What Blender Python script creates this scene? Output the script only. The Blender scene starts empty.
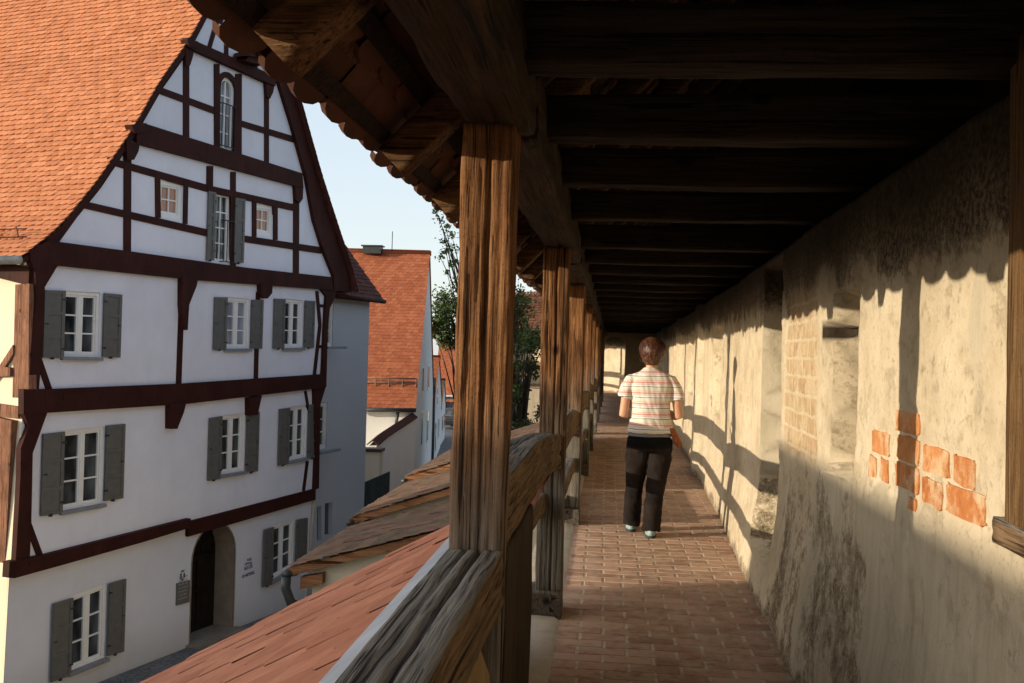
import bpy, bmesh, math, random
from math import sin, cos, tan, radians, sqrt, pi, atan2, floor
from mathutils import Vector as V, noise, Matrix
from mathutils.geometry import delaunay_2d_cdt

random.seed(7)
scene = bpy.context.scene
col = scene.collection
ZC = 6.55            # eye height above the street; "h" below is height relative to the eye
FL = -1.5            # walkway floor relative to the eye

# ------------------------------------------------------------------ camera model
F = 1000.0
RHO = radians(1.5)
dx_, dy_ = 613 - 512, -(354 - 341.5)
dc = V((dx_, dy_, F)).normalized()
uc = V((sin(RHO), cos(RHO), -(dx_*sin(RHO) + dy_*cos(RHO))/F)).normalized()
xc = uc.cross(dc)
def ray(u, v):
    c = V((u-512, 341.5-v, F)).normalized()
    return V((c.dot(xc), c.dot(dc), c.dot(uc)))
def on_ground(u, v, h=-ZC):
    r = ray(u, v); k = h/r.z
    return V((r.x*k, r.y*k, h+ZC))
def at_y(u, v, Y):
    r = ray(u, v); k = Y/r.y
    return V((r.x*k, Y, r.z*k+ZC))
def at_x(u, v, X):
    r = ray(u, v); k = X/r.x
    return V((X, r.y*k, r.z*k+ZC))
cam_d = bpy.data.cameras.new("camera"); cam = bpy.data.objects.new("camera", cam_d); col.objects.link(cam)
R_ = V((xc.x, dc.x, uc.x)); U_ = V((xc.y, dc.y, uc.y)); W_ = V((xc.z, dc.z, uc.z))
cam.matrix_world = Matrix(((R_.x, U_.x, -W_.x, 0), (R_.y, U_.y, -W_.y, 0), (R_.z, U_.z, -W_.z, ZC), (0, 0, 0, 1)))
cam_d.sensor_width = 36; cam_d.lens = 36*F/1024; cam_d.clip_start = 0.05; cam_d.clip_end = 3000
scene.camera = cam

# ------------------------------------------------------------------ object helpers
def tag(o, label=None, cat=None, group=None, kind=None):
    if label: o["label"] = label
    if cat: o["category"] = cat
    if group: o["group"] = group
    if kind: o["kind"] = kind
    return o
def empty(name, loc, label=None, cat=None, group=None):
    o = bpy.data.objects.new(name, None); col.objects.link(o)
    o.location = loc; o.empty_display_size = .2
    return tag(o, label, cat, group)
WL = {}
def wloc(o):
    p = V((0, 0, 0))
    while o is not None:
        p += o.location; o = o.parent
    return p
def obj(name, bm, mats, parent=None, smooth=False, loc=None):
    """link a bmesh (world coordinates) as one mesh object"""
    if not isinstance(mats, (list, tuple)): mats = [mats]
    base = wloc(parent) if parent is not None else V((0, 0, 0))
    own = V(loc) if loc is not None else base.copy()
    if own.length > 0:
        bmesh.ops.translate(bm, verts=bm.verts, vec=-own)
    me = bpy.data.meshes.new(name); bm.to_mesh(me); bm.free()
    for m in mats: me.materials.append(m)
    if smooth:
        for p in me.polygons: p.use_smooth = True
    o = bpy.data.objects.new(name, me); col.objects.link(o)
    if parent is not None:
        o.parent = parent; o.location = own - base
    else:
        o.location = own
    return o

def BM(): return bmesh.new()
def prism(bm, pts, off, mi=0):
    """closed prism from polygon pts extruded by vector off"""
    a = [bm.verts.new(p) for p in pts]; b = [bm.verts.new(V(p)+off) for p in pts]
    fs = []
    n = len(a)
    try:
        fs.append(bm.faces.new(a)); fs.append(bm.faces.new(b[::-1]))
        for i in range(n): fs.append(bm.faces.new((a[i], b[i], b[(i+1) % n], a[(i+1) % n])))
    except ValueError: pass
    for f in fs: f.material_index = mi
    bmesh.ops.recalc_face_normals(bm, faces=fs)
    return fs
def box(bm, c, s, ax=(V((1,0,0)), V((0,1,0)), V((0,0,1))), mi=0):
    c = V(c); X, Y, Z = [ax[i]*(s[i]/2) for i in range(3)]
    return prism(bm, [c-X-Y-Z, c+X-Y-Z, c+X+Y-Z, c-X+Y-Z], Z*2, mi)
def tube(bm, pts, rad, n=8, mi=0, cap=True, smooth=True):
    pts = [V(p) for p in pts]
    if not isinstance(rad, (list, tuple)): rad = [rad]*len(pts)
    rings = []
    ref = None
    for i, p in enumerate(pts):
        d = (pts[min(i+1, len(pts)-1)] - pts[max(i-1, 0)]).normalized()
        if ref is None:
            ref = V((0, 0, 1)) if abs(d.z) < .9 else V((1, 0, 0))
        a = d.cross(ref).normalized(); b = a.cross(d).normalized(); ref = b
        r = rad[i]
        rx, ry = r if isinstance(r, (list, tuple)) else (r, r)
        rings.append([bm.verts.new(p + a*cos(2*pi*k/n)*rx + b*sin(2*pi*k/n)*ry) for k in range(n)])
    fs = []
    for i in range(len(rings)-1):
        for k in range(n):
            fs.append(bm.faces.new((rings[i][k], rings[i][(k+1) % n], rings[i+1][(k+1) % n], rings[i+1][k])))
    if cap:
        fs.append(bm.faces.new(rings[0][::-1])); fs.append(bm.faces.new(rings[-1]))
    for f in fs: f.material_index = mi; f.smooth = smooth
    bmesh.ops.recalc_face_normals(bm, faces=fs)
    return fs
def loft(bm, rings, n=20, mi=0, power=2.0):
    """rings: (cx,cy,cz,rx,ry) horizontal superellipses"""
    vs = []
    for (cx, cy, cz, rx, ry) in rings:
        ring = []
        for k in range(n):
            a = 2*pi*k/n; c, s = cos(a), sin(a)
            ring.append(bm.verts.new((cx + rx*math.copysign(abs(c)**(2/power), c), cy + ry*math.copysign(abs(s)**(2/power), s), cz)))
        vs.append(ring)
    fs = []
    for i in range(len(vs)-1):
        for k in range(n):
            fs.append(bm.faces.new((vs[i][k], vs[i][(k+1) % n], vs[i+1][(k+1) % n], vs[i+1][k])))
    fs.append(bm.faces.new(vs[0][::-1])); fs.append(bm.faces.new(vs[-1]))
    for f in fs: f.material_index = mi; f.smooth = True
    bmesh.ops.recalc_face_normals(bm, faces=fs)

def nz(x, y=0., z=0.): return noise.noise(V((x, y, z)))
def fbm(x, y, z=0., o=4): return noise.fractal(V((x, y, z)), 1.0, 2.0, o)
def sst(a, b, x):
    t = min(1, max(0, (x-a)/(b-a))); return t*t*(3-2*t)

def timber(bm, path, up, w, h, amp=.006, seed=0., m=5, seg=.06, cracks=(), wob=.01, tex_len=.25, bev=.12, mi=0):
    """hewn beam: rectangular section swept along a path with worn, split, wavy faces"""
    path = [V(p) for p in path]; up = V(up)
    # resample
    L = [0]
    for i in range(1, len(path)): L.append(L[-1] + (path[i]-path[i-1]).length)
    n = max(2, int(L[-1]/seg)); rings = []
    sec = []
    for side in range(4):
        for k in range(m):
            t = -1 + 2*k/m
            c = [(t, -1), (1, t), (-t, 1), (-1, -t)][side]
            sec.append((c[0], c[1], side, (t+1)/2))
    for i in range(n+1):
        s = L[-1]*i/n; j = 0
        while j < len(L)-2 and L[j+1] < s: j += 1
        f = (s-L[j])/max(1e-6, L[j+1]-L[j]); p = path[j].lerp(path[j+1], f)
        a0 = path[max(j-0, 0)]; d = (path[j+1]-path[j]).normalized()
        if 0 < j and f < .5: d = (d + (path[j]-path[j-1]).normalized()).normalized()
        X = d.cross(up).normalized(); Y = X.cross(d).normalized()
        ww = 1 + wob*2*nz(s*1.1, seed*3.7, 2.2); hh = 1 + wob*2*nz(s*1.3, seed*5.1, 7.7)
        ring = []
        for (cx, cy, side, t) in sec:
            px, py = cx*w/2*ww, cy*h/2*hh
            # rounded arrises
            r = max(abs(cx), abs(cy)); q = min(abs(cx), abs(cy))
            k = 1 - bev*.35*sst(1-bev*3, 1, q)
            px *= k; py *= k
            g = fbm(px*28+seed*11, py*28+seed*5, s/tex_len*.9, 3)*amp
            g += nz(px*70+seed, py*70, s*3)*amp*.55
            for (cs, ct, cw, cd) in cracks:
                if cs == side:
                    tt = ct + .022*nz(s*1.6, seed, cs+3.3) + .012*nz(s*9, seed, 1.)
                    g -= cd*max(0, 1-abs(t-tt)/cw)*(0.6+.5*nz(s*1.7, seed+4, cs))
            nrm = V((cx if abs(cx) >= abs(cy) else 0, cy if abs(cy) >= abs(cx) else 0))
            nrm.normalize()
            px += nrm.x*g; py += nrm.y*g
            ring.append(bm.verts.new(p + X*px + Y*py))
        rings.append(ring)
    K = len(sec); fs = []
    for i in range(n):
        for k in range(K):
            fs.append(bm.faces.new((rings[i][k], rings[i][(k+1) % K], rings[i+1][(k+1) % K], rings[i+1][k])))
    fs.append(bm.faces.new(rings[0][::-1])); fs.append(bm.faces.new(rings[-1]))
    for f in fs: f.smooth = True; f.material_index = mi
    for f in fs[-2:]: f.smooth = False
    bmesh.ops.recalc_face_normals(bm, faces=fs)

def tile_roof(bm, pos, b0, nrow, expo, width, s0, s1, thick=.016, lift=.022, flip=1, jit=.004, seed=1, rnd=True, fdom=None, tone=(1, 1), seglen=2.15, extra=None, under=False, tdep=.36):
    """plain clay tiles with rounded tails laid in staggered courses; pos(s, b) -> point"""
    rg = random.Random(seed)
    lay = bm.loops.layers.float_color.get("Col") or bm.loops.layers.float_color.new("Col")
    e = .02
    for i in ([-1] if under else []) + list(range(nrow)):
        b = b0 + i*expo if i >= 0 else b0 + .012
        sA = s0(i) if callable(s0) else s0; sB = s1(i) if callable(s1) else s1
        j0 = int((sA)/width)-1; j1 = int(sB/width)+1
        for j in range(j0, j1+1):
            sc = (j + (.5 if i % 2 else 0)  + .5)*width
            sl, sr = max(sA, sc-width*.497), min(sB, sc+width*.497)
            if sr-sl < width*.2: continue
            full = (sr-sl) > width*.9
            sc2 = (sl+sr)/2
            p = pos(sc2, b)
            t = (pos(sc2, b+e)-p).normalized(); a = (pos(sc2+e, b)-p).normalized()
            nn = a.cross(t)*flip
            hw = (sr-sl)/2
            dl = rg.uniform(-jit, jit)*1.5; yaw = rg.uniform(-1, 1)*jit*2; lf = lift + rg.uniform(-jit, jit)
            ln = expo*(seglen if i >= 0 else 1.6)
            if i < 0: lf = lift*.35
            if extra: lf += extra(sc2, b)
            if rnd: tail = [(-1, .42), (-.72, .14), (-.25, 0), (.25, 0), (.72, .14), (1, .42)]
            else: tail = [(-1, .1), (-.5, 0), (.5, 0), (1, .1)]
            top, bot = [], []
            for (tx, ty) in tail:
                q = p + a*(tx*hw) + t*(ty*width*tdep + dl + tx*yaw) + nn*(lf*(1-ty*width*tdep/ln))
                top.append(bm.verts.new(q)); bot.append(bm.verts.new(q - nn*thick))
            u1 = bm.verts.new(p + a*hw + t*ln + nn*.002); u0 = bm.verts.new(p - a*hw + t*ln + nn*.002)
            fs = [bm.faces.new(top + [u1, u0])]
            for k in range(len(tail)-1):
                fs.append(bm.faces.new((top[k+1], top[k], bot[k], bot[k+1])))
            c = rg.random(); c2 = rg.random()
            for f in fs:
                if flip < 0: f.normal_flip()
                for l in f.loops: l[lay] = (c, c2, rg.random()*.2, 1)

# ------------------------------------------------------------------ materials
def mat(name, rough=.8, spec=.3):
    m = bpy.data.materials.new(name); m.use_nodes = True
    nt = m.node_tree; b = nt.nodes["Principled BSDF"]
    b.inputs["Roughness"].default_value = rough
    b.inputs["Specular IOR Level"].default_value = spec
    return m, nt, b
class N:
    def __init__(s, nt): s.nt = nt
    def new(s, t, **k):
        n = s.nt.nodes.new(t)
        for a, v in k.items(): setattr(n, a, v)
        return n
    def link(s, a, b): s.nt.links.new(a, b)
    def coord(s, scale=(1, 1, 1), src="Object"):
        tc = s.new("ShaderNodeTexCoord"); mp = s.new("ShaderNodeMapping"); mp.inputs["Scale"].default_value = scale
        s.link(tc.outputs[src], mp.inputs["Vector"]); return mp.outputs["Vector"]
    def noise(s, vec, scale, detail=5, rough=.6, dist=0.):
        n = s.new("ShaderNodeTexNoise"); n.inputs["Scale"].default_value = scale; n.inputs["Detail"].default_value = detail
        n.inputs["Roughness"].default_value = rough; n.inputs["Distortion"].default_value = dist
        s.link(vec, n.inputs["Vector"]); return n.outputs["Fac"]
    def ramp(s, fac, stops, interp="LINEAR"):
        r = s.new("ShaderNodeValToRGB"); cr = r.color_ramp; cr.interpolation = interp
        while len(cr.elements) < len(stops): cr.elements.new(.5)
        for e, (p, c) in zip(cr.elements, stops):
            e.position = p; e.color = (c[0], c[1], c[2], 1) if isinstance(c, (tuple, list)) else (c, c, c, 1)
        s.link(fac, r.inputs["Fac"]); return r.outputs["Color"]
    def mix(s, fac, a, b, blend="MIX"):
        m = s.new("ShaderNodeMix", data_type="RGBA", blend_type=blend)
        for sock, val in ((m.inputs[0], fac), (m.inputs[6], a), (m.inputs[7], b)):
            if isinstance(val, (int, float)): sock.default_value = val
            elif isinstance(val, (tuple, list)): sock.default_value = (*val[:3], 1)
            else: s.link(val, sock)
        return m.outputs[2]
    def math(s, op, a, b=0., clamp=False):
        m = s.new("ShaderNodeMath", operation=op); m.use_clamp = clamp
        for i, val in enumerate((a, b)):
            if isinstance(val, (int, float)): m.inputs[i].default_value = val
            else: s.link(val, m.inputs[i])
        return m.outputs[0]
    def bump(s, b, h, strength=.4, dist=.01):
        n = s.new("ShaderNodeBump"); n.inputs["Strength"].default_value = strength; n.inputs["Distance"].default_value = dist
        s.link(h, n.inputs["Height"]); s.link(n.outputs["Normal"], b.inputs["Normal"])
    def attr(s, name):
        a = s.new("ShaderNodeAttribute"); a.attribute_name = name; return a
    def sep(s, c):
        p = s.new("ShaderNodeSeparateColor"); s.link(c, p.inputs[0]); return p.outputs

def m_plain(name, c, rough=.7, spec=.3, var=.12, scale=6, bump=0., metal=0.):
    m, nt, b = mat(name, rough, spec); n = N(nt)
    f = n.noise(n.coord(), scale, 6, .6)
    lo = tuple(x*(1-var) for x in c); hi = tuple(min(1, x*(1+var)) for x in c)
    n.link(n.ramp(f, [(.3, lo), (.7, hi)]), b.inputs["Base Color"])
    b.inputs["Metallic"].default_value = metal
    if bump: n.bump(b, n.noise(n.coord(), scale*8, 4), bump, .01)
    return m

def m_wood(name, axis, dark, mid, light, grain=60, rough=.8, bump=.6, grey=None, greyz=None, checks=True, dist=.6, top=False):
    """weathered wood, grain along axis 0/1/2 (object space): long growth-ring lines, narrow drying checks, knots"""
    m, nt, b = mat(name, rough, .12); n = N(nt)
    # gently meandering coordinates so that the lines are not ruler-straight
    wv = n.new("ShaderNodeTexNoise"); wv.inputs["Scale"].default_value = 3.2; wv.inputs["Detail"].default_value = 2; n.link(n.coord(), wv.inputs["Vector"])
    off = n.new("ShaderNodeVectorMath", operation="SCALE"); off.inputs["Scale"].default_value = .014
    ctr = n.new("ShaderNodeVectorMath", operation="SUBTRACT"); n.link(wv.outputs["Color"], ctr.inputs[0]); ctr.inputs[1].default_value = (.5, .5, .5)
    n.link(ctr.outputs[0], off.inputs[0])
    ks0 = [1., 1., 1.]; ks0[axis] = .6
    vk = n.new("ShaderNodeTexVoronoi"); vk.inputs["Scale"].default_value = 4.6; n.link(n.coord(tuple(ks0)), vk.inputs["Vector"])
    def gc_(st):
        sc = [1., 1., 1.]; sc[axis] = st
        tc = n.new("ShaderNodeTexCoord"); ad = n.new("ShaderNodeVectorMath", operation="ADD"); n.link(tc.outputs["Object"], ad.inputs[0]); n.link(off.outputs[0], ad.inputs[1])
        mp = n.new("ShaderNodeMapping"); mp.inputs["Scale"].default_value = sc; n.link(ad.outputs[0], mp.inputs["Vector"]); return mp.outputs["Vector"]
    g1 = n.noise(gc_(.022), grain*2.6, 4, .65, 0.)
    g2 = n.noise(gc_(.035), grain*.7, 4, .6, .2)
    g3 = n.noise(n.coord(), 2.2, 4, .6); g4 = n.noise(n.coord(), 120, 3, .6)
    f = n.math("ADD", n.math("MULTIPLY", g1, .62), n.math("MULTIPLY", g2, .38))
    c = n.ramp(f, [(.35, dark), (.46, mid), (.60, light), (.75, mid)])
    c = n.mix(n.ramp(g3, [(.35, 0.), (.7, .55)]), c, tuple(x*.45 for x in dark))
    c = n.mix(n.ramp(g4, [(.5, 0.), (.75, .4)]), c, tuple(x*.6 for x in dark))
    kd = n.math("ADD", vk.outputs["Distance"], n.math("MULTIPLY", n.math("SUBTRACT", g2, .5), .06))
    knot = n.ramp(kd, [(.05, .9), (.085, .5), (.13, 0.)])
    c = n.mix(knot, c, tuple(x*.35 for x in dark))
    if grey:
        gm = n.noise(n.coord((3, 3, 1)), 1.4, 5, .7)
        if greyz:
            sp = n.new("ShaderNodeSeparateXYZ"); tc = n.new("ShaderNodeTexCoord"); n.link(tc.outputs["Object"], sp.inputs[0])
            z = n.math("ADD", n.math("MULTIPLY", n.math("SUBTRACT", gm, .5), .9), sp.outputs[2])
            fac = n.ramp(n.math("DIVIDE", n.math("SUBTRACT", z, greyz[0]), greyz[1]-greyz[0], True), [(0., 1.), (1., 0.)])
        else:
            fac = n.ramp(gm, [(.36, 0.), (.50, 1.)])
        if top:      # rain-bleached on the upper face only
            ge = n.new("ShaderNodeNewGeometry"); sp2 = n.new("ShaderNodeSeparateXYZ"); n.link(ge.outputs["Normal"], sp2.inputs[0])
            fac = n.ramp(n.math("ADD", sp2.outputs[2], n.math("MULTIPLY", n.math("SUBTRACT", gm, .5), .5)), [(.25, .12), (.55, 1.)])
        gc = n.ramp(f, [(.36, tuple(x*.32 for x in grey)), (.48, grey), (.60, tuple(x*1.4 for x in grey))])
        c = n.mix(fac, c, gc)
    hgt = n.math("ADD", f, n.math("MULTIPLY", g4, .15))
    if checks:
        ck = n.noise(gc_(.012), 40, 2, .4, .0); ckf = n.ramp(ck, [(.315, 1.), (.345, 0.)])
        ck2 = n.noise(gc_(.018), 120, 2, .4, .0); ckf2 = n.ramp(ck2, [(.33, .8), (.37, 0.)])
        ckm = n.math("MAXIMUM", ckf, ckf2)
        c = n.mix(n.math("MULTIPLY", ckm, .88), c, tuple(x*.10 for x in dark))
        hgt = n.math("SUBTRACT", hgt, n.math("MULTIPLY", ckm, .5))
    n.link(c, b.inputs["Base Color"])
    n.bump(b, hgt, bump, .009)
    return m

def m_tiles(name, c1, c2, c3, moss=None, rough=.85, mossamt=(.5, .65)):
    m, nt, b = mat(name, rough, .2); n = N(nt)
    a = n.attr("Col"); s = n.sep(a.outputs["Color"])
    c = n.ramp(s[0], [(0., c1), (.5, c2), (1., c3)])
    f = n.noise(n.coord(), 9, 6, .7)
    c = n.mix(n.ramp(f, [(.35, .35), (.65, 0.)]), c, tuple(x*.4 for x in c1))
    if moss:
        g = n.noise(n.coord(), 3.2, 8, .75)
        c = n.mix(n.ramp(g, [(mossamt[0], 0.), (mossamt[1], .85)]), c, moss)
    n.link(c, b.inputs["Base Color"])
    n.bump(b, n.noise(n.coord(), 90, 3), .25, .004)
    return m

def m_plaster(name, c, dirt, rough=.9, bump=.25, amt=.3, scale=1.2, low=None):
    m, nt, b = mat(name, rough, .15); n = N(nt)
    f = n.noise(n.coord(), scale, 8, .65); g = n.noise(n.coord((1, 1, .15)), scale*2.2, 6, .7)
    c1 = n.mix(n.ramp(f, [(.4, 0.), (.75, amt)]), c, dirt)
    c1 = n.mix(n.ramp(g, [(.5, 0.), (.8, amt*.8)]), c1, dirt)
    if low:
        sp = n.new("ShaderNodeSeparateXYZ"); tc = n.new("ShaderNodeTexCoord"); n.link(tc.outputs["Object"], sp.inputs[0])
        zz = n.math("ADD", sp.outputs[2], n.math("MULTIPLY", f, 1.2))
        c1 = n.mix(n.ramp(n.math("DIVIDE", zz, low[0]), [(.3, low[1]), (1., 0.)]), c1, low[2])
    n.link(c1, b.inputs["Base Color"])
    n.bump(b, n.noise(n.coord(), 22, 8, .7), bump, .01)
    return m

MT = {}
MT["post"] = m_wood("weathered_post_wood", 2, (.035, .014, .006), (.205, .088, .035), (.37, .19, .083), 50, .8, 1., grey=(.16, .142, .118), greyz=(.72, 1.42))  # greyer foot: weathering, with some of the shade painted in
MT["ochrewood"] = m_wood("ochre_old_wood", 2, (.05, .026, .012), (.15, .085, .037), (.25, .15, .07), 55, .85, .8)
MT["rail"] = m_wood("weathered_rail_wood", 1, (.04, .024, .013), (.17, .10, .05), (.30, .19, .10), 60, .85, .9, grey=(.17, .158, .14), top=True)
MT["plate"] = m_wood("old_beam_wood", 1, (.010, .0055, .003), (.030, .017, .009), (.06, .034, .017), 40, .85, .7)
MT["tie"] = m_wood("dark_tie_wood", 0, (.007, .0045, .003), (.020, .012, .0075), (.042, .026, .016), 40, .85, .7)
MT["rafter"] = m_wood("rafter_wood", 0, (.03, .014, .006), (.09, .045, .02), (.17, .09, .04), 40, .85, .6)
MT["board"] = m_wood("dark_board_wood", 2, (.02, .014, .009), (.05, .034, .02), (.08, .055, .034), 40, .85, .6)
MT["block"] = m_wood("sill_block_wood", 1, (.05, .04, .03), (.12, .1, .08), (.2, .17, .13), 50, .9, .7)
MT["frame"] = m_wood("oxblood_painted_timber", 2, (.030, .0085, .0065), (.044, .012, .009), (.058, .016, .012), 30, .7, .3, checks=False)
MT["oldtimber"] = m_wood("bare_red_timber", 2, (.11, .045, .025), (.24, .11, .066), (.36, .19, .12), 30, .8, .8)
MT["white"] = m_plaster("white_limewash", (.76, .78, .88), (.60, .61, .67), bump=.35, amt=.55, scale=.8)
MT["ground_wall"] = m_plaster("white_ground_storey", (.68, .70, .78), (.50, .50, .52), bump=.2, amt=.35, scale=.8, low=(1.5, .55, (.30, .29, .26)))
MT["cream"] = m_plaster("cream_render", (.74, .66, .50), (.55, .47, .34), amt=.35, scale=.9)
MT["greywall"] = m_plaster("grey_render", (.47, .50, .54), (.40, .42, .45), amt=.2, scale=.7)
MT["farwhite"] = m_plaster("far_white_render", (.74, .73, .71), (.58, .56, .53), amt=.35, scale=.5)
MT["ledge"] = m_plaster("mortar_ledge", (.50, .45, .37), (.30, .26, .2), amt=.6, scale=5, bump=.5)
MT["parapet"] = m_plaster("brown_old_plaster", (.33, .225, .12), (.17, .11, .055), amt=.7, scale=5, bump=.6)
MT["orange"] = m_tiles("orange_roof_tiles", (.44, .165, .075), (.51, .20, .095), (.58, .245, .125))
MT["redroof"] = m_tiles("red_roof_tiles", (.34, .10, .045), (.41, .13, .06), (.47, .16, .075))
MT["pink"] = m_tiles("dusty_red_tiles", (.42, .155, .085), (.50, .195, .11), (.57, .235, .135), moss=(.30, .16, .10), mossamt=(.58, .8))
MT["brown"] = m_tiles("old_brown_tiles", (.10, .055, .036), (.16, .085, .055), (.23, .12, .075), moss=(.15, .125, .075), mossamt=(.45, .62))
MT["darkroof"] = m_tiles("dark_brown_tiles", (.085, .032, .026), (.11, .042, .034), (.14, .055, .044))
MT["galtile"] = m_tiles("old_gallery_tiles", (.06, .022, .012), (.09, .034, .018), (.13, .052, .026), moss=(.05, .035, .022), mossamt=(.5, .7))
MT["fascia"] = m_wood("fascia_board_wood", 0, (.16, .07, .03), (.32, .15, .07), (.44, .23, .12), 40, .8, .4)
MT["shutter"] = m_plain("grey_shutter_paint", (.122, .120, .114), .55, .3, .12, 8)
MT["sash"] = m_plain("white_window_paint", (.80, .80, .79), .45, .4, .05, 5)
MT["sill"] = m_plain("grey_sill_metal", (.21, .23, .26), .5, .4, .15, 6)
MT["iron"] = m_plain("black_iron", (.018, .018, .02), .5, .4, .3, 10)
MT["gutter"] = m_plain("weathered_zinc", (.33, .32, .29), .55, .5, .3, 8)
MT["darkpipe"] = m_plain("dark_downpipe", (.028, .034, .034), .45, .5, .25, 8)
MT["stone"] = m_plaster("door_stone", (.27, .225, .17), (.15, .12, .09), amt=.6, scale=4, bump=.5)
MT["corestone"] = m_plaster("rough_masonry", (.26, .22, .165), (.14, .12, .09), amt=.6, scale=3, bump=.6)
MT["door"] = m_wood("dark_door_wood", 2, (.008, .007, .006), (.018, .014, .011), (.028, .022, .018), 40, .5, .3)
MT["lead"] = m_plain("lead_flashing", (.36, .40, .45), .5, .4, .25, 5)
MT["snowbar"] = m_plain("rusty_snow_guard", (.20, .12, .085), .7, .3, .2, 8)
MT["plaque"] = m_plain("grey_plaque", (.13, .13, .125), .4, .5, .15, 20)
MT["blue"] = m_plain("blue_lettering", (.035, .04, .12), .6, .3, .1, 8)
MT["greenfence"] = m_wood("grey_green_boards", 2, (.035, .05, .052), (.055, .075, .078), (.08, .1, .1), 30, .8, .3)
MT["carpaint"] = m_plain("dark_car_paint", (.015, .018, .022), .25, .6, .1, 3)
MT["tyre"] = m_plain("tyre_rubber", (.02, .02, .02), .8, .2, .1, 10)
MT["lamp"] = m_plain("lamp_glass", (.5, .1, .08), .2, .5, .1, 10)

def m_glass(name, dark, curtain_or_reflection, amt):
    m, nt, b = mat(name, .06, .6); n = N(nt)
    f = n.noise(n.coord((1, 1, .35)), 2.4, 3, .5)
    n.link(n.ramp(f, [(.42, dark), (.42+amt, curtain_or_reflection)]), b.inputs["Base Color"])
    n.bump(b, n.noise(n.coord(), 3.0, 2), .03, .02)
    return m
MT["glass"] = m_glass("window_glass", (.012, .015, .018), (.10, .115, .13), .25)
MT["glass_warm"] = m_glass("terracotta_reflection_glass", (.34, .13, .06), (.44, .19, .09), .2)  # reflection of an orange roof painted into the pane colour
MT["glass_pale"] = m_glass("curtained_glass", (.20, .23, .28), (.34, .38, .44), .2)

# old town-wall surface driven by painted masks + noise
def m_townwall():
    m, nt, b = mat("old_town_wall_plaster", .92, .12); n = N(nt)
    a = n.sep(n.attr("Mask").outputs["Color"])
    f1 = n.noise(n.coord(), 2.0, 9, .68); f2 = n.noise(n.coord(), 11, 8, .7); f3 = n.noise(n.coord(), 45, 6, .7)
    fs = n.noise(n.coord((1, 3, .35)), 5, 7, .7)
    base = n.ramp(f1, [(.3, (.45, .37, .255)), (.5, (.585, .495, .36)), (.7, (.66, .575, .435))])
    base = n.mix(n.ramp(f2, [(.50, 0.), (.72, .7)]), base, (.38, .30, .195))
    base = n.mix(n.ramp(f3, [(.55, 0.), (.70, .6)]), base, (.25, .19, .12))
    fp = n.noise(n.coord(), 5.5, 10, .75)
    base = n.mix(n.ramp(fp, [(.60, 0.), (.66, .4), (.75, .4)]), base, n.ramp(f3, [(.3, (.40, .32, .21)), (.7, (.56, .46, .32))]))
    # smooth grey render, painting in the soft shade lower down (green channel)
    ng = n.math("ADD", a[1], n.math("MULTIPLY", n.math("SUBTRACT", f1, .5), .8))
    grey = n.ramp(fs, [(.3, (.42, .36, .26)), (.5, (.50, .435, .325)), (.7, (.56, .49, .375))])
    base = n.mix(n.ramp(ng, [(.42, 0.), (.6, 1.)]), base, grey)
    # damp / moss stains plus painted shade in jamb, slot and upper wall (red channel)
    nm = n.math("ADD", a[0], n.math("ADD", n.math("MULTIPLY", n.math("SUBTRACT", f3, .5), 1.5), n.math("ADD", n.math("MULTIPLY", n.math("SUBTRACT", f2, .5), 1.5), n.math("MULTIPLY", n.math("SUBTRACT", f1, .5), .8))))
    stain_shade = n.ramp(f3, [(.36, (.03, .022, .013)), (.47, (.12, .092, .058)), (.56, (.33, .265, .18))])
    base = n.mix(n.ramp(nm, [(.40, 0.), (.66, .95)]), base, stain_shade)
    # faded bricks under thin wash (blue channel)
    mp = n.new("ShaderNodeCombineXYZ"); sp = n.new("ShaderNodeSeparateXYZ"); tc = n.new("ShaderNodeTexCoord")
    n.link(tc.outputs["Object"], sp.inputs[0])
    wob = n.math("MULTIPLY", n.math("SUBTRACT", f2, .5), .05)
    n.link(n.math("ADD", sp.outputs[1], wob), mp.inputs[0]); n.link(n.math("ADD", sp.outputs[2], wob), mp.inputs[1])
    br = n.new("ShaderNodeTexBrick"); n.link(mp.outputs[0], br.inputs["Vector"])
    br.inputs["Scale"].default_value = 1.0; br.inputs["Brick Width"].default_value = .24; br.inputs["Row Height"].default_value = .095
    br.inputs["Mortar Size"].default_value = .012; br.inputs["Mortar Smooth"].default_value = .4
    br.inputs["Color1"].default_value = (.42, .27, .15, 1); br.inputs["Color2"].default_value = (.50, .36, .21, 1); br.inputs["Mortar"].default_value = (.58, .47, .31, 1)
    nb = n.math("ADD", a[2], n.math("MULTIPLY", n.math("SUBTRACT", f1, .5), .9))
    bf = n.math('MULTIPLY', n.ramp(nb, [(.45, 0.), (.75, .85)]), n.ramp(f2, [(.35, .25), (.55, 1.)]))
    base = n.mix(bf, base, n.mix(n.ramp(f3, [(.5, 0.), (.75, .6)]), br.outputs["Color"], (.28, .19, .11)))
    base = n.mix(n.attr('Mask').outputs['Alpha'], base, n.ramp(f2, [(.3, (.018, .013, .009)), (.7, (.06, .045, .03))]))   # painted shade: dark band under the roof, embrasure jambs, putlog hole
    n.link(base, b.inputs["Base Color"])
    h = n.math("ADD", n.math("MULTIPLY", f2, .7), n.math("ADD", n.math("MULTIPLY", f3, .6), n.math("MULTIPLY", n.ramp(fp, [(.56, 1.), (.60, .0)]), .35)))
    h = n.math("SUBTRACT", h, n.math("MULTIPLY", n.math("MULTIPLY", br.outputs["Fac"], bf), .5))
    n.bump(b, h, .55, .018)
    return m
MT["townwall"] = m_townwall()
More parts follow.
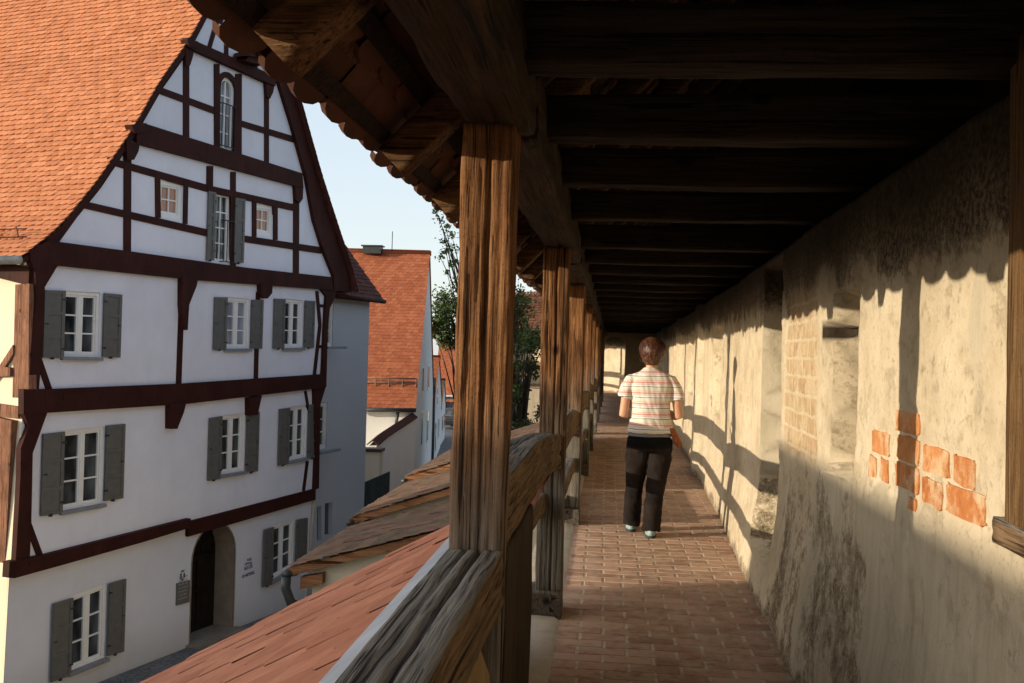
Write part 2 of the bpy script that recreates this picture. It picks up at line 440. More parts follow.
def m_brick(name, c1, c2, c3, wash):
    m, nt, b = mat(name, .9, .15); n = N(nt)
    s = n.sep(n.attr("Col").outputs["Color"])
    c = n.ramp(s[0], [(0., c1), (.5, c2), (1., c3)])
    f = n.noise(n.coord(), 14, 7, .7)
    c = n.mix(n.ramp(f, [(.3, .5), (.5, 0.)]), c, tuple(x*.4 for x in c1))
    g = n.noise(n.coord(), 7, 8, .75)
    c = n.mix(n.ramp(g, [(.47, 0.), (.62, .9)]), c, wash)
    n.link(c, b.inputs["Base Color"]); n.bump(b, f, .5, .006)
    return m
MT["brick"] = m_brick("exposed_orange_brick", (.40, .14, .045), (.49, .195, .07), (.55, .25, .10), (.58, .46, .30))
MT["paver"] = m_brick("walkway_paver", (.33, .20, .142), (.43, .27, .195), (.53, .345, .255), (.46, .35, .26))
MT["joint"] = m_plain("pale_paver_joint", (.50, .42, .33), .95, .1, .3, 14)

def m_street():
    m, nt, b = mat("cobbled_street", .8, .3); n = N(nt)
    vo = n.new("ShaderNodeTexVoronoi", feature="DISTANCE_TO_EDGE"); vo.inputs["Scale"].default_value = 7
    n.link(n.coord(), vo.inputs["Vector"])
    f = n.noise(n.coord(), 1.5, 6, .6)
    c = n.ramp(f, [(.3, (.11, .11, .11)), (.7, (.19, .19, .19))])
    e = n.ramp(vo.outputs["Distance"], [(0., 0.), (.06, 1.)])
    n.link(n.mix(e, (.05, .05, .048), c), b.inputs["Base Color"]); n.bump(b, e, .5, .02)
    return m
MT["street"] = m_street()
MT["ground"] = m_plain("grassy_earth", (.07, .075, .035), .95, .1, .4, 2)
MT["leaf"] = None
def m_leaf(name, d, l):
    m, nt, b = mat(name, .6, .25); n = N(nt)
    s = n.sep(n.attr("Col").outputs["Color"])
    n.link(n.ramp(s[0], [(0., d), (1., l)]), b.inputs["Base Color"])
    b.inputs["Subsurface Weight"].default_value = 0
    return m
MT["leaf"] = m_leaf("fresh_leaves", (.045, .085, .02), (.13, .18, .05))
MT["leafdark"] = m_leaf("dark_leaves", (.028, .055, .016), (.08, .12, .035))
MT["bark"] = m_wood("tree_bark", 2, (.03, .022, .015), (.07, .055, .04), (.11, .09, .065), 30, .9, .8)

# ------------------------------------------------------------------ lane of the walkway: straight, then bending left with the town wall
S0, RB = 33.0, 15.0
def lane(s, x, h):
    if s <= S0: return V((x, s, h+ZC))
    t = (s-S0)/RB
    return V((-RB + (RB+x)*cos(t), S0 + (RB+x)*sin(t), h+ZC))
SEND = 47.0

# ------------------------------------------------------------------ town wall (right hand)
def interp(tab, y):
    if y <= tab[0][0]: return tab[0][1]
    for (a, b), (c, d) in zip(tab, tab[1:]):
        if y <= c: return b + (d-b)*(y-a)/(c-a)
    return tab[-1][1]
XB = [(0, .845), (3.5, .855), (4.75, .872), (6.3, .915), (7.5, .95), (9.4, 1.02), (14.6, 1.12), (23, 1.2), (47, 1.25)]
def rect(y, h, y0, y1, h0, h1, e=.012):
    return sst(y0-e, y0+e, y)*(1-sst(y1-e, y1+e, y))*sst(h0-e, h0+e, h)*(1-sst(h1-e, h1+e, h))
def brick_patch(y, h):
    u = y + .05*nz(h*9, y*7, 6.) ; v = h + .03*nz(y*8, h*8, 11.)
    a = sst(2.60, 2.64, u)*(1-sst(3.44, 3.47, u))*sst(-.435, -.42, v)*(1-sst(-.235, -.225, v))
    b = sst(3.13, 3.15, u)*(1-sst(3.45, 3.47, u))*sst(-.46, -.45, v)*(1-sst(-.15, -.14, v))
    c = sst(3.42, 3.45, u)*(1-sst(3.76, 3.80, u))*sst(-.43, -.42, v)*(1-sst(-.24, -.23, v))
    return max(a, b, c)
def wall_x(y, h):
    x = interp(XB, y) + .085*sst(-1.5, -.75, h)*(1 if y < 7 else max(.3, 1-(y-7)/6))
    x += .014*fbm(y*1.3, h*1.3, 3.1, 3) + .006*fbm(y*6, h*6, 1.7, 3)
    wy = .02*nz(h*5, 3.) ; wh = .02*nz(y*6, 9.)
    yy, hh = y+wy, h+wh
    x += .34*rect(yy, hh, 4.03, 4.47, -.45, .27, .010)               # embrasure, its far jamb in view
    x += .12*rect(y, h, 4.40, 4.66, .10, .150, .006)                 # putlog hole in the jamb
    x -= .14*(1-sst(-.45, -.36, h))*rect(yy, hh, 4.04, 4.46, -.46, -.2, .01)   # sloping sill
    x += .34*rect(yy, h, 6.10, 6.95, -1.22, .60, .010)               # second, taller embrasure
    x -= .10*rect(yy, h, 6.12, 6.93, -.80, .60, .008)                # smooth filling above its slot
    x += .28*rect(yy, hh, 10.1, 10.9, -.6, .3, .02)
    x -= .06*rect(yy, h, 12.6, 13.3, -1.6, 1.2, .03)
    x += .28*rect(yy, hh, 14.6, 15.6, -.55, .3, .03)
    x -= .07*rect(yy, h, 17.2, 18.0, -1.6, 1.2, .03)
    x += .28*rect(yy, hh, 18.8, 20.0, -1.0, .5, .03)
    x -= .08*rect(yy, h, 23.5, 24.4, -1.6, 1.2, .03); x -= .08*rect(yy, h, 29.5, 30.4, -1.6, 1.2, .03)
    x += .007*brick_patch(y, h)
    x += .007*sst(4.78, 4.88, y+wy)*(1-sst(5.88, 5.95, y+wy))*sst(-.52, -.44, h+wh)*(1-sst(.26, .34, h+wh))
    return x
def wall_mask(y, h):
    w = .06*nz(h*4, y*4, 5)
    # damp staining below the niche, spreading towards the floor
    st = 0.
    l = interp([(-1.55, 3.45), (-1.07, 3.62), (-.53, 4.0), (-.44, 4.35)], h)
    r = interp([(-1.55, 6.1), (-.9, 6.05), (-.55, 5.6), (-.3, 4.9)], h)
    st = sst(l-.18, l+.16, y+w*2+.10*nz(h*9, 2., y*3))*(1-sst(r-.55, r+.35, y+w*2+.12*nz(h*8, 5., y*2)))*(1-sst(-.75, -.15, h+w*2))
    st *= .56 + .34*nz(y*2.6, h*.9, 2.) + .16*nz(y*9, h*6, 4.)
    st -= .30*sst(.10, .45, nz(y*3.4+3, h*2.6, 8.))
    st = max(st, .36*rect(y, h, 4.30, 4.52, -.44, .27, .03), .55*rect(y, h, 6.1, 7.0, -1.24, -.80, .02), .75*(1-sst(-1.5, -1.32, h+w)))  # painted shade on the jamb and in the slot; darker foot
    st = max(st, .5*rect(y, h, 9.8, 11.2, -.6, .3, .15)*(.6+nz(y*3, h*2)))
    st = max(st, 1.25*sst(.16, .55, h+w*2.0))  # painted shade on the upper wall below the eaves
    # grey render low down on the near stretch, painting in its soft shade
    g = (1-sst(-.55, -.42, h+w*2 + .05*sst(3.2, 2.4, y)))*(1-sst(4.6, 5.2, y))*1.0
    g = max(g, .9*rect(y, h, 6.5, 7.0, -.8, .9, .02))
    g = max(g, .55*sst(2.45, 2.7, y)*(1-sst(2.72, 2.82, y+w))*sst(-.3, -.1, h))
    b = 1.0*sst(4.75, 4.95, y+w)*(1-sst(5.85, 6.0, y+w))*sst(-.62, -.42, h+w)*(1-sst(.24, .45, h+w))
    b = max(b, .55*rect(y, h, 7.4, 9.0, -.5, -.1, .2))
    return st, g, b
ys = []
y = -2.5
while y < SEND:
    ys.append(y); y += .08 if y < 1.6 else (.021 if y < 7.4 else (.045 if y < 13 else .12))
hs = []
h = -1.62
while h < .655:
    hs.append(h); h += .021
bm = BM(); lay = bm.verts.layers.float_color.new("Mask")
grid = []
for y in ys:
    rowv = []
    for h in hs:
        v = bm.verts.new(lane(y, wall_x(y, h), h)); v[lay] = (*wall_mask(y, h), max(rect(y, h, 4.475, 4.72, .085, .165, .012), .26*rect(y, h, 4.37, 4.50, -.44, .27, .03), .20*rect(y, h, 6.82, 7.0, -.8, .6, .03), .90*sst(.16, .60, h+.10*nz(y*1.7, h*2.5, 9.)+.05*nz(y*8, h*4, 2.)))); rowv.append(v)  # alpha: shade painted into the putlog hole, jambs and upper wall
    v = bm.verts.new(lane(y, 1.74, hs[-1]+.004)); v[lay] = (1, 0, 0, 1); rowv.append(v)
    grid.append(rowv)
for i in range(len(ys)-1):
    for j in range(len(hs)):
        f = bm.faces.new((grid[i][j], grid[i][j+1], grid[i+1][j+1], grid[i+1][j])); f.smooth = True
# thickness: back face and solid substructure under the walkway
townwall = empty("town_wall", (1.2, 10, 0), "long old town wall of flaking cream plaster along the right side of the walkway", "wall")
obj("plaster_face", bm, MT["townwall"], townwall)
bm = BM()
for a, b in zip(range(-3, int(SEND)), range(-2, int(SEND)+1)):
    pa = [lane(a, 1.75, .62), lane(b, 1.75, .62), lane(b, 1.40, .62), lane(a, 1.40, .62)]
    prism(bm, pa, V((0, 0, -.62-ZC)))
    pb = [lane(a, -.52, FL-.02), lane(b, -.52, FL-.02), lane(b, 1.39, FL-.02), lane(a, 1.39, FL-.02)]
    prism(bm, pb, V((0, 0, -ZC-FL+.02)))
obj("masonry_core", bm, MT["corestone"], townwall)
# exposed orange bricks, slightly proud of the flaked plaster
bm = BM(); lay = bm.loops.layers.float_color.new("Col")
rg = random.Random(3)
def wall_face(y, h, out=.004):
    return V((wall_x(y, h)-.007*brick_patch(y, h)+.0075-out*1.1, y, h+ZC))
rowsB = [(-.19, .066, [(3.17, 3.43), (2.86, 3.08)]),
         (-.282, .078, [(2.70, 2.87), (2.90, 3.14), (3.165, 3.41), (3.48, 3.72)]),
         (-.376, .080, [(2.63, 2.92), (2.95, 3.13), (3.16, 3.42), (3.49, 3.60), (3.65, 3.78)]),
         (-.445, .04, [(3.18, 3.26)])]
for hc, hh, spans in rowsB:
    for (a, b) in spans:
        n_ = 9; pts = []
        c0, cz = (a+b)/2, hc + rg.uniform(-.008, .008)
        hw, hv = (b-a)/2-.001, hh/2+.002
        for k in range(28):
            t = 2*pi*k/28; cc, ss = cos(t), sin(t)
            px = hw*math.copysign(abs(cc)**.2, cc)*rg.uniform(.90, 1.03)*(1+.10*nz(t*1.3+c0*9, cz*30)); pz = hv*math.copysign(abs(ss)**.2, ss)*rg.uniform(.86, 1.04)*(1+.16*nz(t*1.1+c0*7, cz*20, 4.))
            pts.append((c0+px, cz+pz))
        out = [wall_face(p[0], p[1], .005) for p in pts]; inn = [wall_face(p[0], p[1], -.03) for p in pts]
        vo = [bm.verts.new(p) for p in out]; vi = [bm.verts.new(p) for p in inn]
        cen = bm.verts.new(wall_face(c0, cz, .0055))
        fs = []
        for k in range(28):
            fs.append(bm.faces.new((vo[k], vo[(k+1) % 28], cen))); fs.append(bm.faces.new((vo[k], vi[k], vi[(k+1) % 28], vo[(k+1) % 28])))
        c = rg.random()
        for f in fs:
            for l in f.loops: l[lay] = (c, 0, 0, 1)
        bmesh.ops.recalc_face_normals(bm, faces=fs)
obj("exposed_brick", bm, MT["brick"], townwall)
# timber post against the wall at the right edge and its bracket
tp = empty("wall_timber", (.95, 2.35, ZC-.4), "upright brown timber on a weathered bracket against the plaster wall, at the right edge", "timber post")
bm = BM(); timber(bm, [(.955, 2.335, ZC-.40), (.95, 2.35, ZC+.75)], (1, 0, 0), .16, .10, .005, 41, 5, .05, [(3, .5, .12, .012)])
obj("upright", bm, MT["ochrewood"], tp)
bm = BM(); timber(bm, [(.965, 2.05, ZC-.40), (.962, 2.475, ZC-.39)], (0, 0, 1), .12, .065, .007, 42, 5, .04)
obj("bracket", bm, MT["rail"], tp)

# ------------------------------------------------------------------ floor: brick pavers on a mortar bed
def floor_l(y): return interp([(0, -.235), (4.5, -.256), (9, -.30), (32, -.36), (47, -.36)], y)
bm = BM()
n_ = 60
for a in range(-2, int(SEND)):
    q = [lane(a, -.55, FL-.0035), lane(a+1, -.55, FL-.0035), lane(a+1, 1.38, FL-.0035), lane(a, 1.38, FL-.0035)]
    bm.faces.new([bm.verts.new(p) for p in q][::-1])
o = obj("path_bed", bm, MT["joint"]); tag(o, kind="structure")
bm = BM(); lay = bm.loops.layers.float_color.new("Col"); rg = random.Random(11)
y = -1.0; r = 0
while y < 46:
    wr = .122
    x0 = floor_l(y); x1 = wall_x(min(y, 46), -1.5)+.03 if y < 12 else interp(XB, y)+.06
    x = x0 - (.125 if r % 2 else 0) + rg.uniform(-.008, .004)
    while x < x1:
        wb = .25
        a, b = max(x0 + rg.uniform(-.004, .004), x+.0075), min(x+wb-.0075, x1)
        if b-a > .03:
            yj = rg.uniform(-.0018, .0018); zz = FL + rg.uniform(-.0012, .0012); tl = rg.uniform(-.0008, .0008)
            base = [(a, y+.003+yj, -tl), (b, y+.003+yj, tl), (b, y+wr-.003+yj, tl), (a, y+wr-.003+yj, -tl)]
            top = [(a+.004, y+.007+yj, -tl), (b-.004, y+.007+yj, tl), (b-.004, y+wr-.007+yj, tl), (a+.004, y+wr-.007+yj, -tl)]
            lo = [bm.verts.new(lane(p[1], p[0], zz-.012)) for p in base]
            mi_ = [bm.verts.new(lane(p[1], p[0], zz-.004+p[2])) for p in base]
            hi = [bm.verts.new(lane(p[1], p[0], zz+p[2])) for p in top]
            fs = [bm.faces.new(hi)]
            for k in range(4):
                fs.append(bm.faces.new((mi_[k], mi_[(k+1) % 4], hi[(k+1) % 4], hi[k]))); fs.append(bm.faces.new((lo[k], lo[(k+1) % 4], mi_[(k+1) % 4], mi_[k])))
            c = rg.random()
            for f in fs:
                for l in f.loops: l[lay] = (c, 0, 0, 1)
        x += wb
    y += wr+.001; r += 1
o = obj("path", bm, MT["paver"]); tag(o, kind="structure")
# mortar ledge under the railing
bm = BM()
yy = [i*.12 for i in range(-10, 390)]
prev = None
for y in yy:
    xr = floor_l(y) + .012*nz(y*5, 1.); z = FL+.012+.008*nz(y*4, 5.)
    cur = [bm.verts.new(lane(y, -.56, z)), bm.verts.new(lane(y, -.40, z+.006)), bm.verts.new(lane(y, xr-.02, z)), bm.verts.new(lane(y, xr+.005, FL-.004))]
    if prev:
        for k in range(3): bm.faces.new((prev[k], cur[k], cur[k+1], prev[k+1])).smooth = True
    prev = cur
bmesh.ops.recalc_face_normals(bm, faces=bm.faces)
o = obj("path_ledge", bm, MT["ledge"]); tag(o, kind="structure")

# ------------------------------------------------------------------ roofed timber gallery
gal = empty("timber_gallery", (-.35, 2.66, ZC+FL), "weathered timber gallery roofing the walkway, with posts, rails and dark beams", "gallery")
PY = [-.45, 2.70, 5.80, 8.9, 12.4, 15.6, 18.8, 22, 25.2, 28.4, 31.6, 34.8, 38, 41.2, 44.4]
for k, y in enumerate(PY):
    near = k < 4
    bm = BM()
    rr = random.Random(k+20)
    w = [.15, .142, .152, .15][k % 4]
    xb = -.345 + rr.uniform(-.012, .012)
    lean = .010 if k == 1 else rr.uniform(-.006, .006)
    bot = -1.37 if k > 1 else -1.46
    P = [lane(y, xb, bot), lane(y, xb+lean*.2, -.5), lane(y, xb+lean, .605)]
    cr = [(0, .45, .055, .036), (0, .60, .035, .010), (0, .76, .03, .010), (0, .22, .03, .007), (1, .5, .08, .02)] if near else [(0, .5, .1, .02)]
    timber(bm, P, (0, 1, 0), w, w*.98, .006 if near else .005, k+1.3, 26 if k in (1, 2) else 8, .025 if near else .1, cr, .02)
    obj("post", bm, MT["post"], gal)
    if k > 1:
        bm = BM()
        timber(bm, [lane(y-.16, xb-.03, -1.455), lane(y+.13, xb-.03, -1.455)], (0, 0, 1), .21, .19, .008, k+50, 5, .04)
        obj("sill_block", bm, MT["block"], gal)
# near handrail and the rails of the following bays
bm = BM()
timber(bm, [(-.36, -.5, ZC-.60), (-.352, 1.0, ZC-.612), (-.35, 2.0, ZC-.60), (-.348, 2.63, ZC-.605)], (0, 0, 1), .15, .16, .0055, 77, 22, .02,
       [(2, .42, .05, .028), (2, .68, .045, .012), (1, .6, .05, .014), (2, .17, .045, .008), (1, .3, .045, .007)], .008, .45)
obj("handrail", bm, MT["rail"], gal)
for k in range(1, len(PY)-1):
    a, b = PY[k]+.06, PY[k+1]-.06
    rr = random.Random(k+5)
    z0, z1 = (-.45, -.57) if k == 1 else (-.52+rr.uniform(-.03, .03), -.60+rr.uniform(-.03, .03))
    pts = []
    for i in range(9):
        t = i/8; pts.append(lane(a+(b-a)*t, -.345, z0+(z1-z0)*t + .06*4*t*(1-t)*.8))
    bm = BM(); timber(bm, pts, (0, 0, 1), .13, .20, .006, k+81, 14 if k < 3 else 5, .05 if k < 3 else .12, [(2, .5, .08, .02), (1, .45, .1, .015)], .03)
    obj("handrail", bm, MT["rail"], gal)
    if k >= 1:
        a2 = a if k > 1 else 3.8
        pts = [lane(a2+(b-a2)*i/6, -.405 if k == 1 else -.345, (-.86 if k == 1 else -.98) + .05*4*(i/6)*(1-i/6)) for i in range(7)]
        bm = BM(); timber(bm, pts, (0, 0, 1), .09, .11, .006, k+111, 5, .1)
        obj("lower_rail", bm, MT["rail"], gal)
# boarded panel behind the second bay's rail start
bm = BM()
timber(bm, [(-.30, 2.80, ZC-1.03), (-.30, 3.76, ZC-1.03)], (0, 0, 1), .035, .92, .004, 66, 8, .06)
obj("board_panel", bm, MT["board"], gal)
# wall plate
for i in range(12):
    a, b = -1.2+i*4.0, -1.2+(i+1)*4.0-.01
    pts = [lane(a+(b-a)*j/6, -.32, .705) for j in range(7)]
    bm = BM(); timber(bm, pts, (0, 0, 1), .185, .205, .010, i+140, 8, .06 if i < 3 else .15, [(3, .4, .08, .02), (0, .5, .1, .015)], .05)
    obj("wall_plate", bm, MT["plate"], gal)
TY = [-.6, .35, 1.35, 2.45, 3.28, 4.19, 5.28, 6.6, 7.7, 8.8, 9.9, 11, 12.2, 13.4, 14.6, 15.8, 17, 18.2, 19.4, 20.6, 21.8, 23, 24.2, 25.4, 26.6, 27.8, 29, 30.2, 31.4, 32.6, 33.8, 35, 36.2, 37.4, 38.6, 39.8, 41, 42.2, 43.4, 44.6]
for i, y in enumerate(TY):
    rr = random.Random(i)
    hh = .775 + rr.uniform(-.012, .012)
    bm = BM(); timber(bm, [lane(y, -.28, hh), lane(y+rr.uniform(-.03, .03), .5, hh-.01), lane(y+rr.uniform(-.03, .03), 1.68, hh)], (0, 0, 1), .13, .15, .007, i+200, 5, .08, [(0, .5, .12, .015)], .04)
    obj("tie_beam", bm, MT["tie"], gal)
PITCH = radians(45)
EX, EH = -.765, .60          # tail of the eaves course
def gpos(s, b): return lane(s, EX + b*cos(PITCH), EH + b*sin(PITCH))
RY = [-.75, .12, .95, 1.86, 2.92, 3.82, 4.75, 5.65, 6.6, 7.5, 8.5, 9.4, 10.4, 11.4] + [12.4+i*1.05 for i in range(33)]
for i, y in enumerate(RY):
    bm = BM(); rr = random.Random(i+9)
    off = V((sin(PITCH), 0, -cos(PITCH)))*.105
    def rp(b):
        p = lane(y, EX + b*cos(PITCH) + .105*sin(PITCH), EH + b*sin(PITCH) - .105*cos(PITCH)); return p
    timber(bm, [rp(.05 + rr.uniform(-.03, .03)), rp(1.2), rp(2.6)], (0, 1, 0), .10, .10, .006, i+300, 5, .08, (), .04)
    obj("rafter", bm, MT["rafter"], gal)
for i in range(15):
    b = .07+i*.165
    bm = BM(); prev = None
    for j in range(40):
        s = -1.5 + j*(SEND+1.2)/39
        c = lane(s, EX + b*cos(PITCH) + .026*sin(PITCH), EH + b*sin(PITCH) - .026*cos(PITCH))
        e1 = V((cos(PITCH)*.022, 0, sin(PITCH)*.022)); e2 = V((-sin(PITCH)*.012, 0, cos(PITCH)*.012))
        cur = [bm.verts.new(c+e1+e2), bm.verts.new(c-e1+e2), bm.verts.new(c-e1-e2), bm.verts.new(c+e1-e2)]
        if prev:
            for k in range(4): bm.faces.new((prev[k], cur[k], cur[(k+1) % 4], prev[(k+1) % 4]))
        prev = cur
    bmesh.ops.recalc_face_normals(bm, faces=bm.faces)
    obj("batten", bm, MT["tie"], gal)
bm = BM()
tile_roof(bm, gpos, 0, 17, .165, .20, -1.5, SEND-.5, thick=.02, lift=.03, jit=.007, seed=5, flip=1, under=True,
          extra=lambda s, b: .012*nz(s*.8, b*.8))
obj("roof_tiles", bm, MT["galtile"], gal)
bm = BM()
for a in range(-2, int(SEND)):
    q = [lane(a, 1.70, .63), lane(a+1, 1.70, .63), lane(a+1, 1.73, .63), lane(a, 1.73, .63)]
    prism(bm, q, V((0, 0, 1.55)))
obj("wall_head_boarding", bm, MT["tie"], gal)
bm = BM()
for a in range(-2, int(SEND)):
    o1, o2 = .017*sin(PITCH), -.017*cos(PITCH)
    q = [lane(y_, EX+b_*cos(PITCH)+o1, EH+b_*sin(PITCH)+o2) for y_, b_ in ((a, .15), (a+1, .15), (a+1, 2.7), (a, 2.7))]
    bm.faces.new([bm.verts.new(p) for p in q])
obj("sarking_boards", bm, MT["rafter"], gal)
bm = BM()   # outer slope over the wall head
for a in range(-2, int(SEND)):
    q = [lane(a, 1.10, 2.50), lane(a+1, 1.10, 2.50), lane(a+1, 2.0, 1.85), lane(a, 2.0, 1.85)]
    prism(bm, q, V((0, 0, -.05)))
obj("outer_roof_slope", bm, MT["plate"], gal)
# arched wall across the far end of the straight stretch
bm = BM()
YA = 33.2
arc = [(.40 - .34*(1-cos(pi*k/10)), .34+.24*sin(pi*k/10)) for k in range(11)]      # right springing -> crown -> left
poly = [(1.5, FL), (1.5, 1.6), (-.75, 1.6), (-.75, .34), arc[-1]] + arc[::-1][1:] + [(.40, FL)]
cap = [(1.5, 1.6), (-.75, 1.6), (-.75, .62), (1.5, .62)]
prism(bm, [V((x, YA, ZC+h)) for x, h in cap], V((0, .5, 0)))
for (x0, h0), (x1, h1) in zip(arc, arc[1:]):
    prism(bm, [V((x0, YA, ZC+h0)), V((x1, YA, ZC+h1)), V((x1, YA, ZC+.618)), V((x0, YA, ZC+.618))], V((0, .5, 0)))
prism(bm, [V((.402, YA, ZC+FL)), V((1.5, YA, ZC+FL)), V((1.5, YA, ZC+.618)), V((.402, YA, ZC+.618))], V((0, .5, 0)))
bmesh.ops.remove_doubles(bm, verts=bm.verts, dist=.0015)
o = obj("archway_wall", bm, MT["parapet"], None, loc=(.4, YA, ZC+FL)); tag(o, "dark plastered archway across the far end of the walkway", "archway")
# plastered parapet of the near bay
bm = BM()
g = []
for i in range(46):
    y = -1.2 + 3.95*i/45
    topz = -.675 + .015*nz(y*4, 2) - .16*sst(2.2, 2.75, y)**2
    row = []
    for (t, xx) in ((0, -.285), (.25, -.288), (.5, -.29), (.75, -.292), (.93, -.298), (1, -.32), (1, -.43), (.6, -.47), (0, -.47)):
        z = FL-.01 + (topz-FL)*t
        row.append(bm.verts.new((xx+.010*fbm(y*3, z*3, 3., 3), y, z+ZC)))
    g.append(row)
for i in range(45):
    for k in range(8): bm.faces.new((g[i][k], g[i+1][k], g[i+1][k+1], g[i][k+1])).smooth = True
bm.faces.new(g[-1]); bm.faces.new(g[0][::-1])
bmesh.ops.recalc_face_normals(bm, faces=bm.faces)
o = obj("parapet_wall", bm, MT["parapet"], None, loc=(-.37, 1.0, ZC+FL)); tag(o, "low brown plaster parapet under the nearest handrail", "wall")

# ------------------------------------------------------------------ half-timbered house
r_ = ray(912, 361); AF = atan2(r_.x, r_.y)
FD = V((sin(AF), cos(AF), 0)); FN = V((cos(AF), -sin(AF), 0)); UP = V((0, 0, 1))
P0 = on_ground(212, 643)
def fw(t, h, d=0.): return P0 + FD*t + FN*d + UP*h          # h above street
def fpx(u, v, d=0.):
    r = ray(u, v); o_ = P0 + FN*d
    k = (o_.x*FN.x + o_.y*FN.y)/(r.x*FN.x + r.y*FN.y)
    p = r*k
    q = V((p.x, p.y, 0)) - V((P0.x, P0.y, 0))
    return q.dot(FD), p.z+ZC
def fpoly(pts, d0, d1, bm, mi=0, pd=0.):
    return prism(bm, [fw(*fpx(u, v, pd), d0) for u, v in pts], FN*(d1-d0), mi)

house = empty("timber_framed_house", fw(0, 0), "tall white half-timbered gable house with dark red beams, grey shutters and a steep orange roof", "house")
# outline of the gable wall in pixels -> metres
left_wall = [fpx(*p) for p in [(2, 690), (9, 579), (12, 560), (22, 420), (33, 286), (34, 262)]]
left_wall[0] = (left_wall[0][0], -.1)
vergeL = [(-5.42, 1.36), (-5.0, 1.66), (-4.57, 2.03), (-3.78, 2.92), (-2.94, 4.05), (-2.24, 5.15), (-1.36, 6.3), (-.85, 7.15), (.5, 9.2)]
vergeR = [(5.42, 1.48), (5.02, 2.15), (4.25, 3.2), (3.42, 4.38), (2.2, 6.38), (.5, 9.2)]
vergeL = [(t, h+ZC) for t, h in vergeL]; vergeR = [(t, h+ZC) for t, h in vergeR]
right_wall = [fpx(*p) for p in [(326, 292), (322, 384), (317, 400), (313.5, 488), (315, 500), (305, 610)]]
right_wall[-1] = (right_wall[-1][0], -.1)
gab = [(t+.16, h-.10) for t, h in vergeL[1:-1]] + [(.5, 9.05+ZC)] + [(t-.2, h-.12) for t, h in vergeR[::-1][1:-2]] + [(4.45, ZC+1.95)]
outline = left_wall + gab + right_wall
# split level between ground storey wall and upper walls
wins = {   # TL TR BR BL of each window frame in the photo
 "W1": ((63.3,290.6),(99.6,292.5),(99.6,357.8),(62,357)), "W2": ((226,297),(249,299),(249,349),(224.6,349)),
 "W3": ((284,298.5),(302.6,300.4),(301.8,348),(282.8,348.4)), "W4": ((63.3,430.9),(103.6,426.4),(102.8,503.9),(60.6,511.8)),
 "W5": ((220.6,416),(244,413),(243.8,471.5),(219.3,475.4)), "W6": ((288.6,407),(306.4,404.8),(305.7,457.8),(287.3,461.7)),
 "W9": ((71.6,596.9),(107.4,583.3),(105,658.5),(68.8,672.8)), "W10": ((272.3,526.4),(294.6,520),(293.6,568),(271.5,581)),
 "GL": ((159,179.3),(182.6,183.7),(182,220.3),(159.4,216.5)), "GR": ((255.2,203.6),(272.8,205.7),(272.2,237.9),(255.2,233.5)),
 "GC": ((212.5,189.8),(231.8,193.4),(229.6,265.3),(213.6,262.8)),
}
def wquad(k, d=0.):
    q = [fpx(u, v, d) for u, v in wins[k]]
    tl = (q[0][0]+q[3][0])/2; tr = (q[1][0]+q[2][0])/2
    return [(tl, q[0][1]), (tr, q[1][1]), (tr, q[2][1]), (tl, q[3][1])]
def arch(l, r, top, bot, n=10, ratio=1.):
    """arched outline, l/r/top/bot in facade metres, clockwise from bottom left"""
    c = (l+r)/2; ra = (r-l)/2; sp = top-ra*ratio
    return [(l, bot)] + [(c-ra*cos(pi*k/n), sp+ra*ratio*sin(pi*k/n)) for k in range(n+1)] + [(r, bot)]
ga_l, ga_r = fpx(218.7, 120)[0], fpx(233.5, 120)[0]
ga_top = fpx(226.5, 77.5)[1]; ga_bot = fpx(226, 151)[1]
GA = arch(ga_l, ga_r, ga_top, ga_bot)
d_l = fpx(191.5, 620)[0]; d_r = fpx(234.5, 600)[0]; d_top = fpx(217, 524)[1]
DOOR = arch(d_l, d_r, d_top, -.05, 14)
holes = {k: wquad(k) for k in wins}
holes["GA"] = GA; holes["DOOR"] = DOOR
RV = .11
def inside(p, poly):
    r = False; n_ = len(poly)
    for i in range(n_):
        a, b = poly[i], poly[i-1]
        if (a[1] > p[1]) != (b[1] > p[1]) and p[0] < (b[0]-a[0])*(p[1]-a[1])/(b[1]-a[1])+a[0]: r = not r
    return r
def sheet(bm, out, hol, d, mi=0, mifun=None):
    pts = [V(p) for p in out]; faces = [list(range(len(out)))]
    for hq in hol:
        s = len(pts); pts += [V(p) for p in hq]; faces.append(list(range(s, s+len(hq))))
    vo, eo, fo, ov, oe, of = delaunay_2d_cdt([V((p[0], p[1])) for p in pts], [], faces, 0, 1e-5)
    vs = [bm.verts.new(fw(p.x, p.y, d)) for p in vo]
    for f, src in zip(fo, of):
        c = sum((V((vo[i].x, vo[i].y)) for i in f), V((0, 0)))/len(f)
        if not inside(c, out) or any(inside(c, hq) for hq in hol): continue
        try:
            F_ = bm.faces.new([vs[i] for i in f]); F_.material_index = mifun(c) if mifun else mi
        except ValueError: pass
def reveal(bm, hq, d, dep, mi=0):
    a = [bm.verts.new(fw(p[0], p[1], d)) for p in hq]; b = [bm.verts.new(fw(p[0], p[1], d-dep)) for p in hq]
    for k in range(len(hq)):
        F_ = bm.faces.new((a[k], b[k], b[(k+1) % len(hq)], a[(k+1) % len(hq)])); F_.material_index = mi
bm = BM()
gl = (fpx(40, 568)[1] + fpx(300, 500)[1])/2
